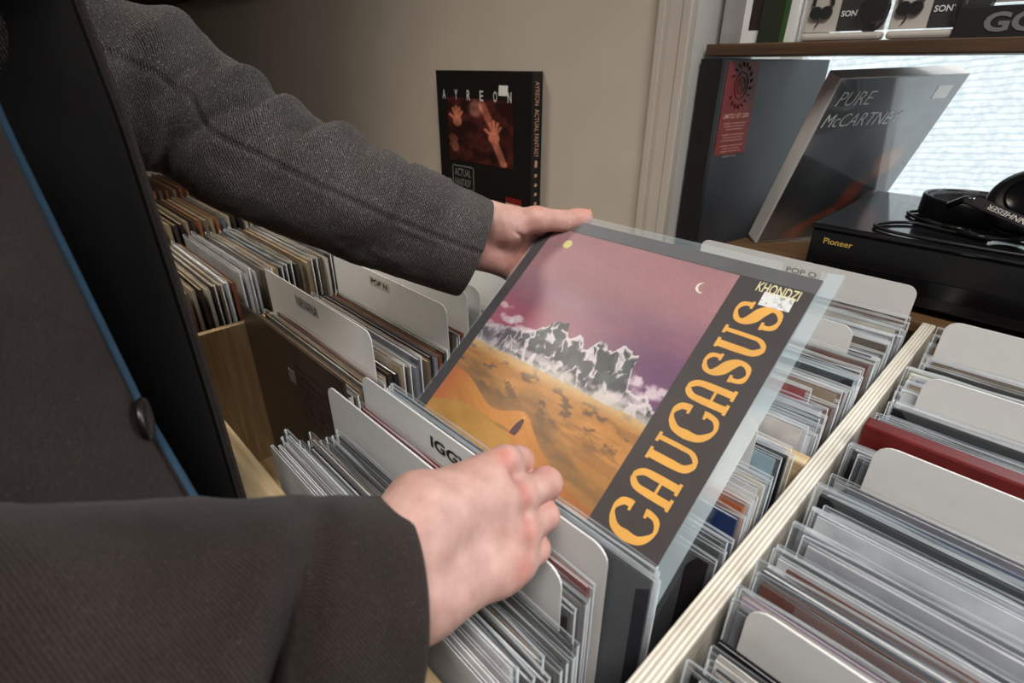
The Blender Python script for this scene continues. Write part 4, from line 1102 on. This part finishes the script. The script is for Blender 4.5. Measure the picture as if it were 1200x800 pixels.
thumb = smin(thumb, s.ell(np.array(lT3)*0.55+np.array(lT2)*0.45, (.0122,.0122,.0118)), .006)
d = smin(d, thumb, .006)
ax = np.array(lT2)-np.array(lT1)
for q in (-0.003, 0.002): d = groove(s, d, np.array(lT2)+ax/np.linalg.norm(ax)*q, ax, .0010, .018, .0014)
axw = np.array(lI[0])-np.array(lW2)
d = groove(s, d, np.array((-0.4464,0.4396,-0.1822)), np.array((-0.4464,0.4396,-0.1822))-np.array((-0.4453,0.4272,-0.2003)), .0020, .018, .0026)
d = groove(s, d, np.array((-0.4450,0.4413,-0.1991)), np.array((-0.4400,0.4479,-0.1973))-np.array((-0.4485,0.4418,-0.1936)), .0014, .016, .0020)
for q in (0.30, 0.62): d = groove(s, d, np.array(lT0)*(1-q)+np.array(lT1)*q+np.array(lT0)*-0.02, np.array(lT1)-np.array(lT0), .0010, .016, .0006)
VL, FL = s.mesh(d)
# ---- rest of the body, mostly under the clothes
s = SDF((-0.80,-0.36,-1.28), (0.02,0.52,0.56), 0.009)
T0, T1, T2 = (-0.42,-0.13,-0.33), (-0.42,-0.12,-0.05), (-0.41,-0.15,0.08)
d = s.ell((-0.42,-0.13,-0.36), (.165,.105,.16)); d = smin(d, s.ell((-0.42,-0.125,-0.14), (.155,.10,.24)), .08); d = smin(d, s.ell((-0.41,-0.14,0.05), (.175,.095,.11)), .06)
d = smin(d, s.cone((-0.41,-0.14,0.10), (-0.405,-0.10,0.24), .058, .054), .05)
hc_ = np.array((-0.40,-0.065,0.345))
d = smin(d, s.ell(hc_, (.074,.094,.112)), .03); d = smin(d, s.cone(hc_+np.array((0.004,0.05,-0.05)), hc_+np.array((0.006,0.062,-0.085)), .045, .030), .03)
d = smin(d, s.cone(hc_+np.array((0.012,0.092,0.01)), hc_+np.array((0.013,0.110,-0.030)), .010, .015), .014)
for e in (-1, 1): d = smin(d, s.ell(hc_+np.array((0.078*e,-0.005,-0.01)), (.010,.020,.032)), .010)
for sx_ in (-0.33,-0.51):
    d = smin(d, s.chain([(sx_*0.9-0.042,-0.13,-0.42),(sx_,-0.115,-0.80),(sx_,-0.15,-1.20)], [.088,.058,.040], .02), .04)
    d = smin(d, s.chain([(sx_,-0.15,-1.20),(sx_,-0.07,-1.225),(sx_,0.01,-1.232)], [.036,.030,.020], .02), .02)
d = smin(d, s.chain([tuple(shR), tuple(elR), tuple(np.array(rF1)*.5+np.array(rF2)*.5)], [.040,.028,.020], .01), .015)
d = smin(d, s.chain([tuple(shL), tuple(elL), tuple(np.array(lF1)*.5+np.array(lF2)*.5)], [.045,.034,.024], .01), .015)
VB, FB_ = s.mesh(d)
Vs = np.concatenate([VR, VL, VB]); Fs = np.concatenate([FR, FL+len(VR), FB_+len(VR)+len(VL)])
base = np.array([194,156,145.]); redc = np.array([190,114,102.]); colr = np.tile(base, (len(Vs),1))
def blush(pt, r, amt, c=redc):
    global colr
    w = np.exp(-(np.linalg.norm(Vs-np.array(pt), axis=1)/r)**2)[:, None]*amt
    colr = colr*(1-w)+c*w
for k in (rI, rMi, rR, rP): blush(np.array(k)+toC*.014, .0085, .8)
for k in (rI2, rM2, rR2, rP2): blush(k, .013, .45)
for k in vein: blush(k, .009, .18, np.array([170,150,160.]))
blush(lT3, .018, .6); blush(lT1, .02, .3); blush(np.array(lW2), .03, .45); blush((-0.4458,0.4481,-0.2150), .025, .5)
lin = np.where(colr/255 <= 0.04045, colr/255/12.92, ((colr/255+0.055)/1.055)**2.4)
me = bpy.data.meshes.new('body')
pl_ = np.array([pe.location.x, pe.location.y, pe.location.z-ZC])
me.vertices.add(len(Vs)); me.vertices.foreach_set('co', (Vs-pl_).astype(np.float32).ravel())
me.loops.add(Fs.size); me.loops.foreach_set('vertex_index', Fs.ravel().astype(np.int32))
me.polygons.add(len(Fs)); me.polygons.foreach_set('loop_start', np.arange(0, Fs.size, 4, dtype=np.int32))
me.polygons.foreach_set('use_smooth', [True]*len(Fs))
me.update(calc_edges=True); me.validate()
at_ = me.color_attributes.new('paint', 'FLOAT_COLOR', 'POINT')
at_.data.foreach_set('color', np.concatenate([lin, np.ones((len(lin),1))], 1).astype(np.float32).ravel())
me.materials.append(M['skin'])
body = bpy.data.objects.new('body', me); COL.objects.link(body); body.parent = pe
sm = body.modifiers.new('smooth', 'SMOOTH'); sm.factor = 0.5; sm.iterations = 3
# fingernail of the visible thumb
def nail(c, along, nrm, w, l, parent):
    along = V3(along).normalized(); nrm = V3(nrm); nrm = (nrm-along*nrm.dot(along)).normalized(); side = along.cross(nrm)
    vs = []; n = 8
    for i in range(n+1):
        for k in range(n+1):
            a = -1+2*i/n; b_ = -1+2*k/n
            rr = (1-0.16*abs(b_)**3) ; x = a*w/2*rr; y = b_*l/2*(1-0.12*a*a)
            vs.append(V3(c)+side*x+along*y-nrm*(x*x/(w*0.75)+0.03*y*y/l))
    fs = [(i*(n+1)+k, i*(n+1)+k+1, (i+1)*(n+1)+k+1, (i+1)*(n+1)+k) for i in range(n) for k in range(n)]
    mb = MB(); mb.add(vs, fs); o = mb.build('fingernail', M['nail'], parent, smooth=True, recalc=False)
    so_ = o.modifiers.new('thick', 'SOLIDIFY'); so_.thickness = 0.0006; so_.offset = 0
    return o
thA = V3(lT3)-V3(lT2)
nnv = V3((0.35,-0.05,0.93)).normalized(); nnv = (nnv-thA.normalized()*nnv.dot(thA.normalized())).normalized()
nail(V3(lT3)+thA.normalized()*0.0005+nnv*0.0100, thA, tuple(nnv), 0.0135, 0.0130, body)
# face: eyes and mouth
for e in (-1, 1):
    mb = MB(); mb.lathe([(0.001,-0.010),(0.009,-0.006),(0.0115,0),(0.009,0.006),(0.001,0.010)], tuple(hc_+np.array((0.030*e+0.006,0.080,0.012))), (0,1,0), 16); mb.build('eye', M['eye'], body, smooth=True)
mb = MB(); mb.tube([tuple(hc_+np.array((x+0.008,0.094-abs(x)*0.35,-0.058))) for x in (-.024,-.012,0,.012,.024)], [.002,.0045,.005,.0045,.002], 8); mb.build('mouth', mat('lips', S(170,96,88), 0.5), body, smooth=True)
s = SDF((-0.52,-0.20,0.22), (-0.29,0.06,0.49), 0.006)
d = np.maximum(s.ell(hc_+np.array((0,-0.008,0.012)), (.084,.101,.116)), -s.ell(hc_+np.array((0,0.10,-0.06)), (.080,.085,.105)))
d = d+0.004*np.sin(s.P[...,0]*180)*np.sin(s.P[...,1]*150+s.P[...,2]*90)
Vh, Fh = s.mesh(d); mb = MB(); mb.add(Vh.tolist(), Fh.tolist()); mb.build('hair', M['hair'], pe, smooth=True)

# ---- clothing
def loft(rows, uvs, name, m, parent, closed=False):
    """rows: list of rings of points -> smooth mesh with a UV map in metres"""
    nr = len(rows); nc = len(rows[0]); mb = MB()
    fs = []
    for i in range(nr-1):
        for k in range(nc if closed else nc-1):
            j = (k+1) % nc
            fs.append((i*nc+k, i*nc+j, (i+1)*nc+j, (i+1)*nc+k))
    mb.add([p for r_ in rows for p in r_], fs)
    o = mb.build(name, m, parent, smooth=True, recalc=False)
    ul = o.data.uv_layers.new(name='UVMap')
    for p in o.data.polygons:
        iv = [o.data.loops[l].vertex_index for l in p.loop_indices]
        ks = [v % nc for v in iv]; wrap = closed and max(ks)-min(ks) > 1
        for l, v in zip(p.loop_indices, iv):
            i, k = divmod(v, nc); uv = uvs[i][k]
            if wrap and k == 0: uv = (uv[0], uv[1]+uvs[i][-1][1]-uvs[i][-2][1]+uvs[i][-2][1]*0+uvs[i][1][1]*0 if False else uvs[i][-1][1]+(uvs[i][1][1]-uvs[i][0][1]))
            ul.data[l].uv = uv
    return o
def path(pts, n):
    """catmull curve through (point, rx, rz) stations resampled evenly"""
    P = [V3(p[0]) for p in pts]; R = [(p[1], p[2]) for p in pts]; raw = []
    for i in range(len(P)-1):
        p0 = P[max(i-1,0)]; p1 = P[i]; p2 = P[i+1]; p3 = P[min(i+2,len(P)-1)]
        for k in range(24):
            t = k/24
            raw.append((0.5*((2*p1)+(-p0+p2)*t+(2*p0-5*p1+4*p2-p3)*t*t+(-p0+3*p1-3*p2+p3)*t**3), R[i][0]*(1-t)+R[i+1][0]*t, R[i][1]*(1-t)+R[i+1][1]*t))
    raw.append((P[-1],)+R[-1])
    acc = [0]
    for i in range(1, len(raw)): acc.append(acc[-1]+(raw[i][0]-raw[i-1][0]).length)
    out = []; j = 0
    for k in range(n):
        s_ = acc[-1]*k/(n-1)
        while j < len(acc)-2 and acc[j+1] < s_: j += 1
        t = (s_-acc[j])/max(acc[j+1]-acc[j], 1e-9)
        out.append((raw[j][0].lerp(raw[j+1][0], t), raw[j][1]*(1-t)+raw[j+1][1]*t, raw[j][2]*(1-t)+raw[j+1][2]*t, s_))
    return out
def sleeve(stations, folds, seed, name, m, parent, n=150, nc=84, seam=None, ref=(0,0,1), noise=0.0035, strap=False, tilt=0.0):
    pth = path(stations, n); rows = []; uvs = []; seam_pts = []; tot = pth[-1][3]
    for i, (p, ra, rb, s_) in enumerate(pth):
        a = pth[max(i-1,0)][0]; c = pth[min(i+1,n-1)][0]; t = (c-a).normalized()
        u = V3(ref); u = (u-t*u.dot(t)).normalized(); w = t.cross(u)
        row = []; uvr = []
        th = np.arange(nc)*2*np.pi/nc
        nz = (fbm(np.full(nc, s_*22+3), 6+2*np.cos(th), seed)+fbm(np.full(nc, s_*22+9), 6+2*np.sin(th), seed+7)-1)*noise*2
        for k in range(nc):
            f = 0
            for s0, wd_, amp, th0, tw, sk in folds:
                da = (th[k]-th0+math.pi) % (2*math.pi)-math.pi
                f += amp*math.exp(-((s_-tot+s0+sk*da)/wd_)**2)*math.exp(-(da/tw)**2)
            edge = 0.0
            q = f+nz[k]*min(1, 0.12+(tot-s_)*9)
            if seam is not None:
                da = (th[k]-seam+math.pi) % (2*math.pi)-math.pi
                q += 0.0010*math.exp(-((da+.075)/0.05)**2)-0.0034*math.exp(-(da/0.032)**2)
            if strap:
                da = (th[k]-0.55+math.pi) % (2*math.pi)-math.pi; e = tot-s_
                win = min(1, max(0, (0.94-abs(da))/0.05))
                q += 0.0030*win*min(1, max(0, (0.098-e)/0.003))*min(1, max(0, (e-0.046)/0.004)) - 0.0020*win*math.exp(-((e-0.101)/0.003)**2)
                q -= 0.0012*win*(math.exp(-((e-0.062)/0.0018)**2)+math.exp(-((e-0.056)/0.0018)**2))
            tl = tilt*math.cos(th[k])*max(0, 1-(tot-s_)/0.06)
            row.append(p+t*tl+(u*math.cos(th[k])*rb+w*math.sin(th[k])*ra)*(1+q/ra)); uvr.append((s_, th[k]*0.062))
        rows.append(row); uvs.append(uvr)
    # turned-in cuff
    p, ra, rb, s_ = pth[-1]; t = (pth[-1][0]-pth[-2][0]).normalized(); base_ = rows[-1]
    for off, sc_ in ((0.0022,0.985),(0.0022,0.955),(-0.002,0.93),(-0.05,0.90)):
        rows.append([p+(q-p)*sc_+t*off for q in base_]); uvs.append([(s_+0.004, y) for (_, y) in uvs[-1]])
    return loft(rows, uvs, name, m, parent, True)
FO = lambda *a: a
lcuff = (-0.4759,0.3933,-0.1945)
sleeve([(shL+V3((0.105,-0.025,0.045)), .040,.040), (shL+V3((0.06,-0.022,0.035)), .060,.062), (shL+V3((0.01,-0.02,0.015)), .072,.078), (elL*0.45+shL*0.55+V3((0.0,0.01,-0.010)), .066,.066), (elL+V3((-0.004,0.0,-0.005)), .066,.068), ((-0.5971,0.2108,-0.0841), .064,.066), ((-0.5432,0.2995,-0.1420), .062,.065), (lcuff, .0585,.0600)],
       [FO(.352,.016,.013,0.5,1.1,.03), FO(.322,.010,-.013,0.9,0.9,.035), FO(.296,.014,.013,0.4,1.1,.03), FO(.268,.009,-.012,0.7,0.9,.03), FO(.246,.014,.010,0.3,1.1,.025), FO(.212,.010,-.010,0.5,0.8,.03), FO(.186,.016,.008,0.2,1.0,.03), FO(.150,.010,-.006,0.3,0.7,.02), FO(.37,.012,-.012,1.6,0.6,-.01), FO(.31,.02,-.004,2.4,0.8,-.03), FO(.135,.03,-.004,2.4,0.9,.05)],
       201, 'left_sleeve', M['tweed'], pe, 260, 140, seam=1.35, strap=True)
rcuff = V3((-0.1840,0.0838,-0.2581))
def along(a, b_, t): return a.lerp(b_, t)
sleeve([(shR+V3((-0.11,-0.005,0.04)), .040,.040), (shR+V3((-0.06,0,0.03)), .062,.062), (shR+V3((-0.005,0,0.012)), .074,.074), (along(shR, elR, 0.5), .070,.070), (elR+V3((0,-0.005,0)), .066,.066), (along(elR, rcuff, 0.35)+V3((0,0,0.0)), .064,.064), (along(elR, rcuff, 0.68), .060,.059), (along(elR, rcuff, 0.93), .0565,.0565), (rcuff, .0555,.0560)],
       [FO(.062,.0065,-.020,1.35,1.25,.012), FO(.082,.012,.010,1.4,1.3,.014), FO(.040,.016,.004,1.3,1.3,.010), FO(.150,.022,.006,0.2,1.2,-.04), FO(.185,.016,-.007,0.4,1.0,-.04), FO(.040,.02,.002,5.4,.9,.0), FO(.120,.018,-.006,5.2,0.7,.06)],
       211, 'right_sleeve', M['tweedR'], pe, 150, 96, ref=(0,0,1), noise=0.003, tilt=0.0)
# coat body: open in front
def catr(P, n):
    P = [V3(p) for p in P]; out = []
    for i in range(len(P)-1):
        p0 = P[max(i-1,0)]; p1 = P[i]; p2 = P[i+1]; p3 = P[min(i+2,len(P)-1)]
        for k in range(n):
            t = k/n; out.append(0.5*((2*p1)+(-p0+p2)*t+(2*p0-5*p1+4*p2-p3)*t*t+(-p0+3*p1-3*p2+p3)*t**3))
    out.append(P[-1]); return out
zl = [.155,.12,.05,-.033,-.10,-.17,-.217,-.29,-.40,-.52,-.64,-.80]
ER = np.array([(-.41,-.04),(-.405,-.01),(-.398,.012),(-.386,.014),(-.350,.017),(-.310,.020),(-.284,.026),(-.262,.030),(-.250,.030),(-.245,.025),(-.24,.02),(-.24,.01)])
EL_ = np.array([(-.47,-.02),(-.475,.045),(-.466,.078),(-.440,.079),(-.419,.076),(-.397,.073),(-.380,.070),(-.354,.0645),(-.335,.050),(-.330,.045),(-.33,.04),(-.33,.035)])
rowsC = []; uvC = []; rowsL = []
zz = np.linspace(.155,-.80,70)
for z in zz:
    er = [np.interp(-z, [-a for a in zl], ER[:, i]) for i in (0,1)]; elx = [np.interp(-z, [-a for a in zl], EL_[:, i]) for i in (0,1)]
    k = np.interp(z, [-.8,-.45,-.1,.08,.155], [1.12,1.05,1.0,.94,.62])
    cx, cy = -0.42, -0.13
    f = lambda x, y: (cx+(x-cx)*k, cy+(y-cy)*k)
    m1 = (er[0]*0.55+(-0.245)*0.45, er[1]*0.55+(-0.030)*0.45+0.012)
    pts = [er, m1, f(-0.235,-0.075), f(-0.220,-0.19), f(-0.29,-0.275), f(-0.42,-0.295), f(-0.57,-0.275), f(-0.655,-0.20), f(-0.65,-0.08), (elx[0]-0.13, min(elx[1]-0.045, 0.03)), (elx[0]-0.05, elx[1]-0.010), elx]
    ring = catr([(p[0], p[1], z) for p in pts], 8)
    nn_ = len(ring); acc = 0; uvr = []
    q = []
    for i, p in enumerate(ring):
        if i: acc += (p-ring[i-1]).length
        uvr.append((acc, -z))
        w_ = 0.004*math.sin(acc*38+z*9)*min(1, acc*6)*min(1, (nn_-1-i)/10)
        a = ring[max(i-1,0)]; b_ = ring[min(i+1,nn_-1)]; t = (b_-a).normalized(); q.append(p+V3((t.y,-t.x,0))*w_*0.6)
    rowsC.append(q); uvC.append(uvr)
    rowsL.append([p-V3((0,0,0))+ (V3((cx,cy,z))-p).normalized()*0.005 for p in q])
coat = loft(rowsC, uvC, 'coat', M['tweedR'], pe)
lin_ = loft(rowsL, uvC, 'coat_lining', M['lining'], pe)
mb = MB()
for i in range(0, 1): pass
mb.tube([r_[0] for r_ in rowsC], 0.0022, 8); mb.tube([r_[-1] for r_ in rowsC], 0.0022, 8); mb.build('coat_edge', M['tweedR'], pe, smooth=True)
# blue facing that shows along the right front edge
pts_ = [(r_[0]+V3((-0.0025,0.0020,0.0))) for r_ in rowsC]
mb = MB()
mb.tube(pts_, 0.0034, 8)
for i in range(0):
    a = pts_[i]; c = pts_[i+1]
    o1 = V3((-0.0016,0.0028,0)); o2 = V3((-0.0015,-0.0015,0))
    mb.add([a, c, c+o1, a+o1, a+o2, c+o2, c+o1+o2, a+o1+o2], [(0,1,2,3),(7,6,5,4),(0,4,5,1),(1,5,6,2),(2,6,7,3),(3,7,4,0)])
mb.build('blue_facing', M['blue'], pe, smooth=True)
# fold line of the lapel on the far front
mb = MB(); mb.tube([r_[-7]+V3((0.004,0.002,0)) for r_ in rowsC[4:44]], 0.0024, 8); mb.build('lapel_fold', M['tweedR'], pe, smooth=True)
# button on the right front
bi = min(range(len(rowsC)), key=lambda i: abs(zz[i]+0.168))
bp = rowsC[bi][5]; tg = (rowsC[bi][7]-rowsC[bi][3]).normalized(); bnrm = V3((-tg.y, tg.x, 0)); bnrm = bnrm if bnrm.dot(V3((1,0.2,0))) > 0 else -bnrm
mb = MB(); mb.lathe([(0.0105,0.0005),(0.0115,0.0025),(0.0105,0.0042),(0.0085,0.0036),(0.002,0.0030)], bp, bnrm, 28); mb.build('coat_button', M['button'], pe, smooth=True)
# sweater, trousers, shoes, hem of the sleeve lining
s = SDF((-0.64,-0.27,-0.58), (-0.20,0.04,0.20), 0.008)
d = s.ell((-0.42,-0.13,-0.36), (.180,.120,.20)); d = smin(d, s.ell((-0.42,-0.125,-0.14), (.170,.118,.26)), .08); d = smin(d, s.ell((-0.41,-0.14,0.05), (.185,.108,.12)), .06)
d = np.maximum(d, s.P[...,2]-0.165)
Vh, Fh = s.mesh(d); mb = MB(); mb.add(Vh.tolist(), Fh.tolist()); mb.build('sweater', M['sweater'], pe, smooth=True)
s = SDF((-0.66,-0.29,-1.19), (-0.18,0.04,-0.44), 0.009)
d = s.ell((-0.42,-0.13,-0.50), (.188,.128,.13))
for sx_ in (-0.33,-0.51): d = smin(d, s.chain([(sx_*0.9-0.042,-0.13,-0.52),(sx_,-0.115,-0.80),(sx_,-0.14,-1.18)], [.100,.080,.068], .02), .03)
Vh, Fh = s.mesh(d); mb = MB(); mb.add(Vh.tolist(), Fh.tolist()); mb.build('trousers', M['trousers'], pe, smooth=True)
for sx_ in (-0.33,-0.51):
    s = SDF((sx_-0.08,-0.26,-1.26), (sx_+0.08,0.09,-1.12), 0.005)
    d = s.chain([(sx_,-0.19,-1.20),(sx_,-0.10,-1.20),(sx_,0.02,-1.216)], [.048,.050,.036], .03); d = smin(d, s.cone((sx_,-0.16,-1.18),(sx_,-0.15,-1.13),.052,.050), .02)
    d = np.maximum(d, -1.2485-s.P[...,2])
    Vh, Fh = s.mesh(d); mb = MB(); mb.add(Vh.tolist(), Fh.tolist()); mb.build('shoe', M['shoe'], pe, smooth=True)
